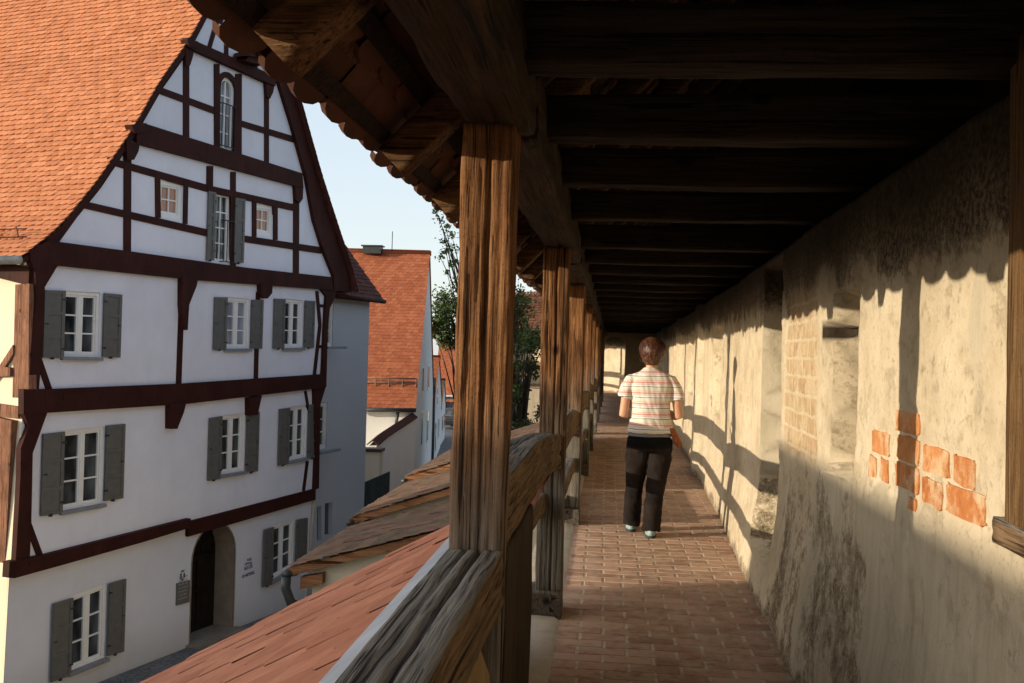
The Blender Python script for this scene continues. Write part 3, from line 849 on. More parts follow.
# cut the outline at the lower beam so the ground storey can have its own plaster
jl = (left_wall[1][0], fpx(40, 568)[1]); jr = (right_wall[3][0], fpx(313, 494)[1])
upper = [jl] + left_wall[2:] + gab + right_wall[:4] + [jr]
lower = [left_wall[0], left_wall[1], jl, jr, right_wall[4], right_wall[5]]
lower = [left_wall[0], jl, jr, right_wall[5]]
GH = ["W9", "W10", "DOOR"]
sheet(bm, upper, [holes[k] for k in holes if k not in GH], 0, 0)
for k in holes:
    if k not in GH: reveal(bm, holes[k], 0, RV, 0)
bmesh.ops.recalc_face_normals(bm, faces=bm.faces)
obj("gable_wall", bm, MT["white"], house)
bm = BM()
sheet(bm, lower, [holes[k] for k in GH], -.03, 0)
for k in ("W9", "W10"): reveal(bm, holes[k], -.03, RV-.02, 0)
obj("ground_storey_wall", bm, MT["ground_wall"], house)
# side walls, back and the closed body
bm = BM(); DEEP = 13.0
def strip(pts, d0, d1, mi=0):
    for a, b in zip(pts, pts[1:]):
        F_ = bm.faces.new([bm.verts.new(fw(a[0], a[1], d0)), bm.verts.new(fw(b[0], b[1], d0)), bm.verts.new(fw(b[0], b[1], d1)), bm.verts.new(fw(a[0], a[1], d1))])
        F_.material_index = mi
strip(left_wall + [(left_wall[-1][0], ZC+1.3)], -.001, -DEEP); strip(right_wall[::-1], -.001, -DEEP)
bm.faces.new([bm.verts.new(fw(p[0], p[1], -DEEP)) for p in outline])
obj("side_wall", bm, MT["cream"], house)

# --- timber frame
rgT = random.Random(2)
bmF = BM()
def beam(pts, extra=0.):
    d1 = .022 + rgT.random()*.012 + extra
    fpoly(pts, -.02, d1, bmF)
def seg(u1, v1, u2, v2, w, extra=0.):
    d = V((u2-u1, v2-v1)).normalized(); n_ = V((-d.y, d.x))*w/2
    beam([(u1+n_.x, v1+n_.y), (u2+n_.x, v2+n_.y), (u2-n_.x, v2-n_.y), (u1-n_.x, v1-n_.y)], extra)
# gable
beam([(132, 121), (299, 173.5), (300, 188), (133, 143.5)], .07)                       # collar beam
beam([(44, 240.5), (124, 251), (241, 267.4), (328, 277), (330, 290), (192, 280), (54, 265.5), (44, 264)], .07)   # main sill of the gable
beam([(183, 38), (273, 77.3), (271, 86.5), (183, 47.5)], .10)
for a in [(107, 160.5, 207, 188.5, 7), (207, 188.5, 297, 208.5, 6.5), (78, 203.5, 207, 233, 7), (232, 237, 321, 250.5, 6.5),
          (157, 174, 157.5, 218, 5), (185.3, 182, 184.5, 224, 4.2), (209.3, 166, 209, 190, 6), (232.5, 172, 232.3, 269, 5),
          (253.7, 199, 253.7, 237, 4.2), (274.8, 205, 274.8, 240, 4.2), (295.8, 184, 295.4, 276, 5.5),
          (185.5, 48, 185.5, 138, 5.5), (216, 64, 216.3, 150, 5), (237.8, 74, 237.6, 156, 6), (266, 84, 266, 164, 4.2),
          (158, 90, 216, 111.5, 6.5), (237, 122.5, 299, 141.2, 6),
          (203, 13, 222, 22, 5), (217, 20, 208.4, 49, 4), (226, 27, 225.7, 58, 3.6), (240, 35, 240, 65, 3.6), (251, 46, 255.8, 72, 3.6),
          (52.5, 244, 80, 206, 6.5)]: seg(*a)
seg(127, 142, 126.5, 252, 7)
beam([(122, 139), (135.5, 144.5), (134, 152), (129.8, 160), (123, 160)], .08)
beam([(292, 184), (300.5, 188), (300, 199), (297, 203), (293, 200)], .06)
beam([(182, 47), (191, 51), (189.5, 58), (187, 66), (182.8, 66)], .06)
beam([(263, 82), (271.5, 86), (270, 93), (267, 99), (264, 97)], .06)
# framed surround of the arched opening
aw = [(t, h) for t, h in GA]
def ring_frame(inner, grow, d1, bm_, mi=0, d0=-.02, bottom=False):
    c = (sum(p[0] for p in inner)/len(inner))
    n_ = len(inner)
    out = []
    for k, p in enumerate(inner):
        a = V(inner[max(k-1, 0)]); b = V(inner[min(k+1, n_-1)]); d = (b-a).normalized(); nn = V((-d.y, d.x))
        out.append((p[0]+nn.x*grow, p[1]+nn.y*grow))
    for k in range(n_-1):
        prism(bm_, [fw(*inner[k], d0), fw(*inner[k+1], d0), fw(*out[k+1], d0), fw(*out[k], d0)], FN*(d1-d0), mi)
ring_frame(GA, .12, .035, bmF)
# upper storey
beam([(177.5, 276), (193.5, 278), (192, 286), (184.5, 305), (183, 330), (179.5, 330), (177.3, 305)], .10)
seg(181, 300, 178, 386, 4.8)
beam([(256.5, 283), (268, 284.5), (267.5, 293), (263, 298.5), (257, 296.5)], .10)
seg(257.5, 292, 255.2, 380, 3.6)
beam([(317.5, 288), (334, 289), (333, 297), (327.5, 308), (325.4, 330), (324, 387), (319.5, 387), (322, 330), (323, 310), (324, 296)], .05)
for a in [(316.3, 291, 319.4, 325, 2.6), (319.4, 325, 313.8, 375, 2.6), (318, 305.7, 325, 306, 3), (319, 346.5, 324.5, 346.5, 3)]: seg(*a)
beam([(31, 264), (54, 265.5), (41, 287), (40, 326), (37.5, 360), (35, 390), (24, 390), (28, 345), (32, 300)], .06)
seg(37.5, 358, 48.5, 390, 5.5)
beam([(19, 389), (50, 388.8), (180.5, 383.4), (321.6, 374), (321.5, 387.4), (180.5, 404), (43.5, 412.5), (19, 414)], .08)   # floor beam
beam([(165, 403), (180.5, 402), (178, 412), (171.5, 428.5), (165, 428.5)], .12)
beam([(244.6, 398), (256.5, 395), (256, 398), (252.3, 414.5), (244.8, 415.3)], .12)
beam([(311.5, 387), (324, 384.5), (322.8, 389), (318.3, 403.5), (316.5, 488), (311.8, 490), (313, 460), (312, 404)], .05)
for a in [(304.8, 391, 308, 410, 2), (306.8, 461, 303, 491, 2.2)]: seg(*a)
beam([(19, 410), (44, 411.5), (29, 453), (27.6, 522), (26, 562), (11.5, 566), (16.5, 478), (17, 448), (25, 426)], .06)
seg(27.5, 524, 40, 558, 6)
beam([(4, 561), (39.5, 554.5), (186, 518), (186, 527), (140, 541), (60, 563.5), (9, 577.5), (3, 577)], .10)           # moulded sill, left
beam([(186, 521.5), (313.8, 488.5), (313.5, 499.5), (186, 536.5)], .03)
# verge board on the right
beam([(266, 60), (287, 79.6), (300, 123), (313, 172), (328, 222), (346, 268), (346, 291), (331, 291), (331, 276), (320, 249), (311, 220), (303, 176), (288, 122), (273, 74)], .07)
# verge board on the left, following the tiles
vb = [fpx(*p) for p in [(30, 252), (60, 224), (95, 183), (130, 132), (157, 83), (188, 40), (206, 5)]]
for (a, b) in zip(vergeL[:-2], vergeL[1:-1]):
    prism(bmF, [fw(a[0], a[1]-.02, -.02), fw(b[0], b[1]-.02, -.02), fw(b[0]+.10, b[1]-.06, -.02), fw(a[0]+.10, a[1]-.06, -.02)], FN*(.085+rgT.random()*.01))
beam([(25, 251), (46, 240), (54, 265.5), (31, 270), (27, 262)], .07)
beam([(181, 40), (192, 42), (192, 48), (183, 47.5)], .13); beam([(125, 125), (140, 123.5), (140, 132), (128, 134)], .14)
obj("timber_frame", bmF, MT["frame"], house)
# bare timbers of the sunlit side
bm = BM()
tl_ = left_wall[4][0]
def sd(q, h, d): return fw(tl_ - d, h, -q)
def spx(u, v):     # pixel onto the side wall plane
    o_ = fw(tl_, 0, 0); r = ray(u, v); k = o_.dot(FD)/r.dot(FD); p = r*k
    return -(V((p.x, p.y, 0))-V((o_.x, o_.y, 0))).dot(FN), p.z+ZC
def sseg(pts, dep):
    prism(bm, [sd(*spx(u, v), -.05) for u, v in pts], -FD*(dep+.05))
sseg([(21, 285), (35, 284), (34, 402), (18, 402)], .12)
sseg([(5.5, 416), (25, 420), (18, 560), (0, 560)], .27)
sseg([(-30, 362), (18, 367.5), (18, 376), (-30, 378)], .17)
sseg([(20, 345), (20, 354), (-4, 392), (-6, 385)], .15)
sseg([(-30, 398), (27, 406), (27, 418), (-30, 412)], .19)
obj("side_timber", bm, MT["oldtimber"], house)
bm = BM()
sseg([(-30, 255), (34, 268), (33, 286), (-30, 270)], .10)
obj("eaves_beam", bm, MT["frame"], house)
bm = BM()
sseg([(-25, 556), (11, 560), (10, 580), (-25, 575)], .25)
obj("side_sill", bm, MT["oldtimber"], house)

# --- roofs
def prof_pos(prof, d_start, sign):
    Ls = [0]
    for a, b in zip(prof, prof[1:]): Ls.append(Ls[-1] + sqrt((b[0]-a[0])**2 + (b[1]-a[1])**2))
    def ev(b_):
        j = 0
        while j < len(Ls)-2 and Ls[j+1] < b_: j += 1
        f = (b_-Ls[j])/(Ls[j+1]-Ls[j])
        return (prof[j][0] + (prof[j+1][0]-prof[j][0])*f, prof[j][1] + (prof[j+1][1]-prof[j][1])*f)
    def ev2(b_):    # smoothed
        q = [ev(max(0, b_+k)) for k in (-.3, -.15, 0, .15, .3)] if b_ > .3 else [ev(b_)]
        return (sum(p[0] for p in q)/len(q), sum(p[1] for p in q)/len(q))
    def pos(s, b_):
        t, h = ev2(b_); return fw(t, h, d_start - s)
    return pos, Ls[-1]
pl, LL = prof_pos(vergeL, .10, 1)
bm = BM(); tile_roof(bm, pl, 0, int(LL/.145)-1, .145, .172, 0, DEEP+.2, thick=.024, lift=.05, flip=-1, jit=.005, seed=8, tdep=.52)
obj("roof", bm, MT["orange"], house)
pr, LR = prof_pos(vergeR, .24, -1)
bm = BM(); tile_roof(bm, pr, 0, int(LR/.16)-1, .16, .2, 0, DEEP+.2, thick=.018, lift=.025, flip=1, jit=.004, seed=9)
obj("far_roof_slope", bm, MT["darkroof"], house)
bm = BM(); c = [fw(.5, ZC+9.2, .12 - q) for q in (0, DEEP+.3)]; tube(bm, c, .12, 8); obj("ridge", bm, MT["orange"], house)
# gutter and snow guard along the left eave
bm = BM()
ge = [fw(vergeL[0][0]-.07, vergeL[0][1]-.04, q) for q in (.12, -4, -8, -13)]
tube(bm, ge, .075, 10); obj("gutter", bm, MT["gutter"], house)
bm = BM()
for hh_ in (.12, .26):
    tube(bm, [fw(-4.98, vergeL[1][1]+hh_, q) for q in (-.3, -13)], .012, 5)
for k in range(10):
    q = -.55-k*1.1; tube(bm, [fw(-4.9, vergeL[1][1]+.05, q), fw(-4.98, vergeL[1][1]+.30, q)], .014, 5)
obj("snow_guard", bm, MT["oldtimber"], house)

# --- windows
def bil(q, s, r):
    a = V(q[3]).lerp(V(q[2]), s); b = V(q[0]).lerp(V(q[1]), s); return a.lerp(b, r)
def window(key, rows, d=-RV+.03, glass="glass", mull=True, shut=None, sill=True, fwid=.065, cols=2, base=0.):
    q = holes[key]; W = q[1][0]-q[0][0]; H = q[0][1]-q[3][1]
    bm = BM()
    def bar(s0, s1, r0, r1, d0, d1):
        prism(bm, [fw(*bil(q, s0, r0), d0), fw(*bil(q, s1, r0), d0), fw(*bil(q, s1, r1), d0), fw(*bil(q, s0, r1), d0)], FN*(d1-d0))
    fx, fy = fwid/W, fwid/H
    bar(0, fx, 0, 1, d-.03, d+.05); bar(1-fx, 1, 0, 1, d-.03, d+.05)
    bar(fx, 1-fx, 0, fy, d-.03, d+.049); bar(fx, 1-fx, 1-fy, 1, d-.03, d+.049)
    if mull: bar(.5-.045/W, .5+.045/W, fy, 1-fy, d-.025, d+.035)
    # sash rails
    gx, gy = .04/W, .04/H
    for (a, b) in ([(fx, .5-.045/W), (.5+.045/W, 1-fx)] if mull else [(fx, 1-fx)]):
        bar(a, a+gx*.8, fy, 1-fy, d-.02, d+.025); bar(b-gx*.8, b, fy, 1-fy, d-.02, d+.025)
        bar(a+gx*.8, b-gx*.8, fy, fy+gy, d-.02, d+.024); bar(a+gx*.8, b-gx*.8, 1-fy-gy, 1-fy, d-.02, d+.024)
        for k in range(1, rows):
            r = fy+gy + (1-2*fy-2*gy)*k/rows
            bar(a+gx*.8, b-gx*.8, r-.014/H, r+.014/H, d-.015, d+.02)
        if not mull and cols > 1:
            for k in range(1, cols):
                s = a+gx + (b-a-2*gx)*k/cols; bar(s-.014/W, s+.014/W, fy+gy, 1-fy-gy, d-.015, d+.021)
    w = obj("window", bm, MT["sash"], house, loc=fw(*bil(q, .5, 0), 0))
    bm = BM()
    v = [bm.verts.new(fw(*bil(q, s, r), d-.008)) for s, r in ((0.01, 0.01), (.99, 0.01), (.99, .99), (0.01, .99))]; bm.faces.new(v)
    obj("pane", bm, MT[glass], w)
    if sill:
        bm = BM(); e = .04/W
        prism(bm, [fw(*(bil(q, -e, 0)+V((0, .01))), -.05), fw(*(bil(q, 1+e, 0)+V((0, .01))), -.05), fw(*(bil(q, 1+e, 0)-V((0, .055))), -.05), fw(*(bil(q, -e, 0)-V((0, .055))), -.05)], FN*.13)
        obj("sill", bm, MT["sill"], w)
    for pts in (shut or []):
        bm = BM()
        p = [fpx(u, v) for u, v in pts]; l = (p[0][0]+p[3][0])/2; r = (p[1][0]+p[2][0])/2
        sq = [(l, p[0][1]), (r, p[1][1]), (r, p[2][1]), (l, p[3][1])]
        sw, sh = r-l, p[0][1]-p[3][1]
        def sb(s0, s1, r0, r1, d0, d1, mi=0):
            prism(bm, [fw(*bil(sq, s0, r0), d0), fw(*bil(sq, s1, r0), d0), fw(*bil(sq, s1, r1), d0), fw(*bil(sq, s0, r1), d0)], FN*(d1-d0), mi)
        sb(.02, .98, .01, .99, .022, .040)
        sx, sy = .07/sw, .06/sh
        sb(0, sx, 0, 1, .02, .056); sb(1-sx, 1, 0, 1, .02, .056)
        for (a, b) in ((0, sy), (1-sy, 1), (.32-sy/2, .32+sy/2), (.66-sy/2, .66+sy/2)): sb(sx, 1-sx, a, b, .02, .0545)
        lft = p[0][0] < q[0][0]
        hs_ = (0.86, 1.07) if lft else (-.07, .14)
        for rr_ in (.14, .87): sb(hs_[0], hs_[1], rr_-.012, rr_+.012, .05, .064, 1)
        hs2 = (.04, .22) if lft else (.8, .95)
        sb(hs2[0], hs2[1], .495, .51, .05, .066, 1); sb(.4, .5, -.02, .015, .02, .07, 1)
        obj("shutter", bm, [MT["shutter"], MT["iron"]], w)
    return w
window("W1", 3, shut=[((42.7,290),(63.3,290.6),(62,358.4),(41,357.6)), ((102,293),(120,294.6),(118.6,357.6),(101.5,357))])
window("W2", 3, glass="glass_pale", shut=[((213,297),(225.6,297.2),(224.6,349.7),(212.2,350)), ((250,299.6),(262.3,300),(260,348.6),(249.4,349))])
window("W3", 3, shut=[((272.8,298.5),(283.9,299),(282.5,348.4),(272,348.6)), ((303.6,300.4),(313.6,301),(312.3,347.8),(302.8,347.8))])
window("W4", 3, shut=[((41.6,434),(63.3,431.4),(60,513.4),(38.5,516)), ((104,425.6),(123.4,423.7),(121.3,498),(103,501))])
window("W5", 3, shut=[((207.7,418),(220.4,416),(219.3,478.6),(206.4,480.7)), ((245,412.7),(257.8,411.6),(256.4,471),(244.6,472.8))])
window("W6", 3, shut=[((278,409),(288.4,407.7),(287.3,464),(276.7,465.7)), ((307,404.8),(317.6,403.7),(316.3,457),(306.5,459))])
window("W9", 3, d=-RV+.02, shut=[((51.8,603.6),(71.2,597.6),(69,675),(49.4,682)), ((107.9,583.3),(124.6,578.5),(121.8,651.3),(105.7,656))])
window("W10", 3, d=-RV+.02, shut=[((262.7,529.6),(272,526.9),(271.2,584),(261.5,587)), ((295.2,519.7),(306,517.6),(305,566),(294.4,570))])
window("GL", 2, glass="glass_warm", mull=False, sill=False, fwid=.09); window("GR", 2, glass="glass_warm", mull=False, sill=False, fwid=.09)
gcw = window("GC", 4, mull=False, sill=False, fwid=.07, shut=[((206.9,191),(213,192.2),(213.6,260.5),(205.4,259.8)), ((233.6,197.6),(243.5,199.2),(242,262.8),(232.6,262.8))])
def balustrade(l, r, b, t, d, parent, nb=5):
    bm = BM()
    tube(bm, [fw(l, t, 0), fw(l, t, d), fw(r, t, d), fw(r, t, 0)], .014, 5); tube(bm, [fw(l, b, 0), fw(l, b, d), fw(r, b, d), fw(r, b, 0)], .012, 5)
    for k in range(nb): 
        s = l+(r-l)*k/(nb-1); tube(bm, [fw(s, b, d), fw(s, t, d)], .009, 4)
    obj("balustrade", bm, MT["iron"], parent)
gq = holes["GC"]; balustrade(gq[0][0]+.25, gq[1][0], gq[3][1]+.05, gq[3][1]+.95, .10, gcw, 4)
# arched gable window
bm = BM()
inner = arch(ga_l+.07, ga_r-.07, ga_top-.07, ga_bot+.07)
dA = -RV+.03
ring_frame(inner, .072, dA+.05, bm, d0=dA-.03)
prism(bm, [fw(ga_l, ga_bot, dA-.03), fw(ga_r, ga_bot, dA-.03), fw(ga_r, ga_bot+.068, dA-.03), fw(ga_l, ga_bot+.068, dA-.03)], FN*.078)
cx_ = (ga_l+ga_r)/2
prism(bm, [fw(cx_-.02, ga_bot+.07, dA-.02), fw(cx_+.02, ga_bot+.07, dA-.02), fw(cx_+.02, ga_top-.08, dA-.02), fw(cx_-.02, ga_top-.08, dA-.02)], FN*.05)
for k in range(1, 4):
    z = ga_bot + (ga_top-ga_bot-.25)*k/3.4
    prism(bm, [fw(ga_l+.07, z-.015, dA-.02), fw(cx_-.021, z-.015, dA-.02), fw(cx_-.021, z+.015, dA-.02), fw(ga_l+.07, z+.015, dA-.02)], FN*.045)
    prism(bm, [fw(cx_+.021, z-.015, dA-.02), fw(ga_r-.07, z-.015, dA-.02), fw(ga_r-.07, z+.015, dA-.02), fw(cx_+.021, z+.015, dA-.02)], FN*.045)
aw_ = obj("window", bm, MT["sash"], house, loc=fw(cx_, ga_bot, 0))
bm = BM(); bm.faces.new([bm.verts.new(fw(p[0], p[1], dA-.01)) for p in arch(ga_l+.01, ga_r-.01, ga_top-.01, ga_bot+.01)]); obj("pane", bm, MT["glass_pale"], aw_)
balustrade(ga_l+.03, ga_r-.02, ga_bot+.08, ga_bot+1.0, .07, aw_, 5)
# hoist hood under the top collar
bm = BM(); a = fpx(233, 62); b = fpx(252, 66)
prism(bm, [fw(a[0], a[1], .03), fw(b[0], b[1]-.02, .03), fw(b[0]-.05, b[1]+.22, .03), fw(a[0]+.1, a[1]+.12, .03)], FN*.3)
prism(bm, [fw(a[0]-.06, a[1]+.09, .03), fw(b[0]+.1, b[1]+.16, .03), fw(b[0]+.02, b[1]+.30, .03), fw(a[0]+.02, a[1]+.2, .03)], FN*.4)
obj("hoist_hood", bm, MT["frame"], house)
# door: deep stone reveal with dark leaf
bm = BM()
reveal(bm, DOOR, -.03, .62)
ring_frame(arch(d_l+.0, d_r-.0, d_top, 0, 14), .035, -.022, bm, d0=-.05)
prism(bm, [fw(d_l-.12, .02, -.60), fw(d_r+.1, .02, -.60), fw(d_r+.1, .16, -.60), fw(d_l-.12, .16, -.60)], FN*.9)
bmesh.ops.recalc_face_normals(bm, faces=bm.faces)
dr = obj("door_surround", bm, MT["stone"], house, loc=fw((d_l+d_r)/2, 0))
bm = BM(); dd = arch(d_l+.02, d_r-.02, d_top-.02, .16, 14)
prism(bm, [fw(p[0], p[1], -.60) for p in dd], FN*.05)
cxd = (d_l+d_r)/2; dw = (d_r-d_l)/2
for sgn in (-1, 1):
    for (z0, z1) in ((.3, 1.0), (1.1, 1.75)):
        prism(bm, [fw(cxd+sgn*.06, z0, -.55), fw(cxd+sgn*(dw-.12), z0, -.55), fw(cxd+sgn*(dw-.12), z1, -.55), fw(cxd+sgn*.06, z1, -.55)], FN*.025)
for k in range(7):
    s = cxd-dw*.75+k*dw*.25; tube(bm, [fw(s, 1.85, -.53), fw(s, d_top-.25, -.53)], .012, 4)
tube(bm, [fw(cxd-dw*.8, 1.85, -.53), fw(cxd+dw*.8, 1.85, -.53)], .015, 4); tube(bm, [fw(cxd-dw*.75, 2.1, -.53), fw(cxd+dw*.75, 2.1, -.53)], .012, 4)
door = obj("door", bm, MT["door"], dr)

# --- grey wing to the right
wing = house
tW0, tW1 = 3.5, fpx(367.5, 380, -.35)[0]
bm = BM()
WD = -.35
wq = {"W7": ((319, 404.5), (327.6, 402), (326.5, 448), (317.5, 450)), "W8": ((328, 303.5), (333.8, 304), (332.6, 346.5), (327, 347))}
for k, q in wq.items():
    w4 = [fpx(u, v, WD) for u, v in q]; tl2 = w4[1][0]-.85; tr2 = w4[1][0]
    holes[k] = [(tl2, w4[0][1]), (tr2, w4[1][1]), (tr2, w4[2][1]), (tl2, w4[3][1])]
s1_ = [fpx(u, v, WD) for u, v in ((317, 507), (321.5, 505.5), (321.5, 540), (317, 541))]; s2_ = [fpx(u, v, WD) for u, v in ((325, 503.5), (332.5, 502), (332, 534), (324.5, 536))]
hl = [holes["W7"], holes["W8"], s1_, s2_]
eh = ZC+1.45
sheet(bm, [(tW0, -.1), (tW0, eh), (tW1, eh), (tW1, -.1)], hl, WD)
for q in hl: reveal(bm, q, WD, .14)
bm.faces.new([bm.verts.new(p) for p in (fw(tW1, -.1, WD), fw(tW1, eh, WD), fw(tW1, ZC+5.9, WD-3.7), fw(tW1, eh, WD-7.5), fw(tW1, -.1, WD-7.5))])
bmesh.ops.recalc_face_normals(bm, faces=bm.faces)
obj("wing_wall", bm, MT["greywall"], house)
def window_at(key, rows, d, par=house):
    return window(key, rows, d=d)
window("W7", 3, d=WD-.08); window("W8", 3, d=WD-.08)
bm = BM()
for q in (s1_, s2_):
    bm.faces.new([bm.verts.new(fw(p[0], p[1], WD-.12)) for p in q])
obj("slit_window", bm, MT["glass"], house)
def wpos(s, b): return fw(tW0+1.0 + s, ZC+1.36 + b*.77, WD+.30 - b*.64)
bm = BM(); tile_roof(bm, wpos, 0, 40, .15, .2, 0, tW1-tW0-1.0+.30, thick=.02, lift=.03, flip=1, seed=12)
obj("wing_roof", bm, MT["darkroof"], house)
bm = BM(); tube(bm, [fw(tW0+1.2, ZC+1.33, WD+.33), fw(tW1+.28, ZC+1.33, WD+.33)], .06, 8)
prism(bm, [fw(tW1+.22, ZC+1.28, WD+.28), fw(tW1+.22, ZC+1.40, WD+.28), fw(tW1+.22, ZC+1.40+4.6, WD+.28-3.82), fw(tW1+.22, ZC+1.20+4.6, WD+.28-3.82)], FD*.05)
obj("wing_eaves", bm, MT["frame"], house)

# --- small signs on the facade
def sgn(u0, v0, u1, v1, skew):
    return
q = [fpx(u, v) for u, v in ((177, 583.5), (190, 580), (189.5, 602), (176.5, 605.5))]
bm = BM(); prism(bm, [fw(p[0], p[1], -.028) for p in q], FN*.03)
plq = obj("wall_plaque", bm, MT["plaque"], None, loc=fw(*q[3], 0)); tag(plq, "grey metal plaque on the white wall left of the arched door", "plaque")
rg = random.Random(4)
for k in range(7):
    bm = BM(); h0 = q[3][1]+.10+k*.075
    t = q[0][0]+.06
    while t < q[1][0]-.1:
        L_ = rg.uniform(.03, .09); prism(bm, [fw(t, h0, .001), fw(t+L_, h0, .001), fw(t+L_, h0+.025, .001), fw(t, h0+.025, .001)], FN*.003); t += L_+.03
    obj("text_line", bm, MT["gutter"], plq)
bm = BM(); c_ = fpx(183.5, 576)
for (a, b, w_, h_) in ((0, .10, .10, .03), (-.05, 0, .04, .12), (.05, 0, .04, .10), (0, -.08, .06, .05)):
    prism(bm, [fw(c_[0]+a-w_/2, c_[1]+b-h_/2, -.028), fw(c_[0]+a+w_/2, c_[1]+b-h_/2, -.028), fw(c_[0]+a+w_/2, c_[1]+b+h_/2, -.028), fw(c_[0]+a-w_/2, c_[1]+b+h_/2, -.028)], FN*.006)
em = obj("wall_emblem", bm, MT["blue"], None, loc=fw(*c_, 0)); tag(em, "tiny dark emblem on the white wall just above the grey plaque", "emblem")
sg = empty("wall_sign", fw(*fpx(249, 577), 0), "blue lettering in four short lines on the white wall right of the arched door", "sign"); rg = random.Random(6)
for (ua, ub, va, vb_, hh_) in ((248, 253, 560, 559, .055), (246, 252.5, 564.5, 562.8, .05), (245.5, 253.5, 568.8, 565.6, .08), (243, 255, 577, 572.5, .075)):
    a = fpx(ua, va); b = fpx(ub, vb_); t = a[0]; bm = BM()
    while t < b[0]:
        L_ = rg.uniform(.02, .045); f = (t-a[0])/(b[0]-a[0]); h0 = a[1]+(b[1]-a[1])*f
        prism(bm, [fw(t, h0-hh_/2, -.028), fw(t+.016, h0-hh_/2, -.028), fw(t+.016, h0+hh_/2, -.028), fw(t, h0+hh_/2, -.028)], FN*.006)
        if rg.random() < .6:
            z = h0 + rg.choice((-.4, 0, .4))*hh_; prism(bm, [fw(t+.016, z-.01, -.028), fw(t+.016+L_*.7, z-.01, -.028), fw(t+.016+L_*.7, z+.01, -.028), fw(t+.016, z+.01, -.028)], FN*.0055)
        t += .016 + L_
    obj("text_line", bm, MT["blue"], sg)

# ------------------------------------------------------------------ lean-to buildings below the walkway
def shed(name, y0, y1, ex, eh, tx, slope, mats, label, seed, wallm="cream", ex_over=.18, fas="fascia", group=None, gutter=True, pipe=False, expo=.15, width=.17, lift=.017, thick=.012):
    b = empty(name, (tx-.8, (y0+y1)/2, 0), label, "lean-to", "lean-to buildings below the walkway")
    L_ = sqrt(1+slope*slope)
    def pos(s, bb): return V((ex + bb/L_, y0 - .14 + s, ZC + eh + bb*slope/L_))
    ln = (tx-ex)*L_
    bm = BM()
    tile_roof(bm, pos, 0, int(ln/expo)+1, expo, width, 0, y1-y0+.14, thick=thick, lift=lift, flip=-1, jit=.0035, seed=seed, seglen=1.9)
    for v in bm.verts: pass
    obj("roof", bm, mats, b)
    wx = ex+ex_over
    bm = BM()
    zt = lambda x: ZC+eh+(x-ex)*slope-.09
    prism(bm, [V((wx, y0, 0)), V((tx, y0, 0)), V((tx, y0, zt(tx))), V((wx, y0, zt(wx)))], V((0, y1-y0, 0)))
    obj("wall", bm, MT[wallm], b)
    bm = BM()
    prism(bm, [V((ex-.02, y0-.12, ZC+eh-.085)), V((tx, y0-.12, zt(tx)+.003)), V((tx, y0-.12, zt(tx)+.078)), V((ex-.02, y0-.12, ZC+eh-.012))], V((0, .035, 0)))
    prism(bm, [V((ex+.02, y0-.08, ZC+eh-.09)), V((ex+.055, y0-.08, ZC+eh-.085)), V((ex+.055, y0-.08, ZC+eh-.01)), V((ex+.02, y0-.08, ZC+eh-.015))], V((0, y1-y0+.05, 0)))
    prism(bm, [V((ex+.1, y0-.1, ZC+eh-.20)), V((ex+.30, y0-.1, ZC+eh-.14)), V((ex+.30, y0-.1, ZC+eh-.05)), V((ex+.1, y0-.1, ZC+eh-.09))], V((0, .1, 0)))
    obj("fascia", bm, MT[fas], b)
    if gutter:
        bm = BM(); tube(bm, [(ex-.01, y0-.17, ZC+eh-.06), (ex-.01, y1, ZC+eh-.06)], .042, 8); obj("gutter", bm, MT["darkpipe"], b)
    if pipe:
        bm = BM(); x = ex-.01; z = ZC+eh-.08
        tube(bm, [(x, y0-.16, z), (x, y0-.16, z-.10), (x+.05, y0-.16, z-.22), (x+.18, y0-.10, z-.32), (x+.26, y0-.07, z-.42), (x+.27, y0-.07, z-.7), (x+.27, y0-.07, 0)], .045, 8)
        obj("downpipe", bm, MT["darkpipe"], b)
    return b
def corner(u, v, Y):
    p = at_y(u, v, Y); return p.x, p.z-ZC+.03
shed("lean_to", -1.5, 4.95, -3.75, -.74-.56*3.2, -.55, .56, MT["pink"], "nearest lean-to with a plain dusty red tile roof below the handrail", 37, gutter=True, fas="fascia", expo=.19, width=.19, lift=.011, thick=.009)
shed("lean_to", 8.75, 10.7, *corner(288, 571, 8.61), -.55, .29, MT["brown"], "brown mossy lean-to with cream wall and a dark bent downpipe at its corner", 32, pipe=True)
shed("lean_to", 10.85, 13.6, *corner(351, 520, 10.71), -.55, .34, MT["brown"], "middle brown tiled lean-to with a cream strip under its orange fascia", 33)
shed("lean_to", 13.75, 17.5, *corner(405, 479, 13.61), -.55, .34, MT["brown"], "farthest small lean-to, its tiled edge lit orange, beside the white houses", 34)
bm = BM()
for i in range(30):
    a, b = -1.5+i*.215, -1.5+(i+1)*.215
    w1, w2 = .008*nz(i*.9, 3.), .008*nz((i+1)*.9, 3.)
    bm.faces.new([bm.verts.new(p) for p in ((-.585, a, ZC-.690+w1*.7), (-.585, b, ZC-.690+w2*.7), (-.46, b, ZC-.60), (-.46, a, ZC-.60))][::-1])
fl = obj("flashing", bm, MT["lead"], bpy.data.objects["lean_to"])

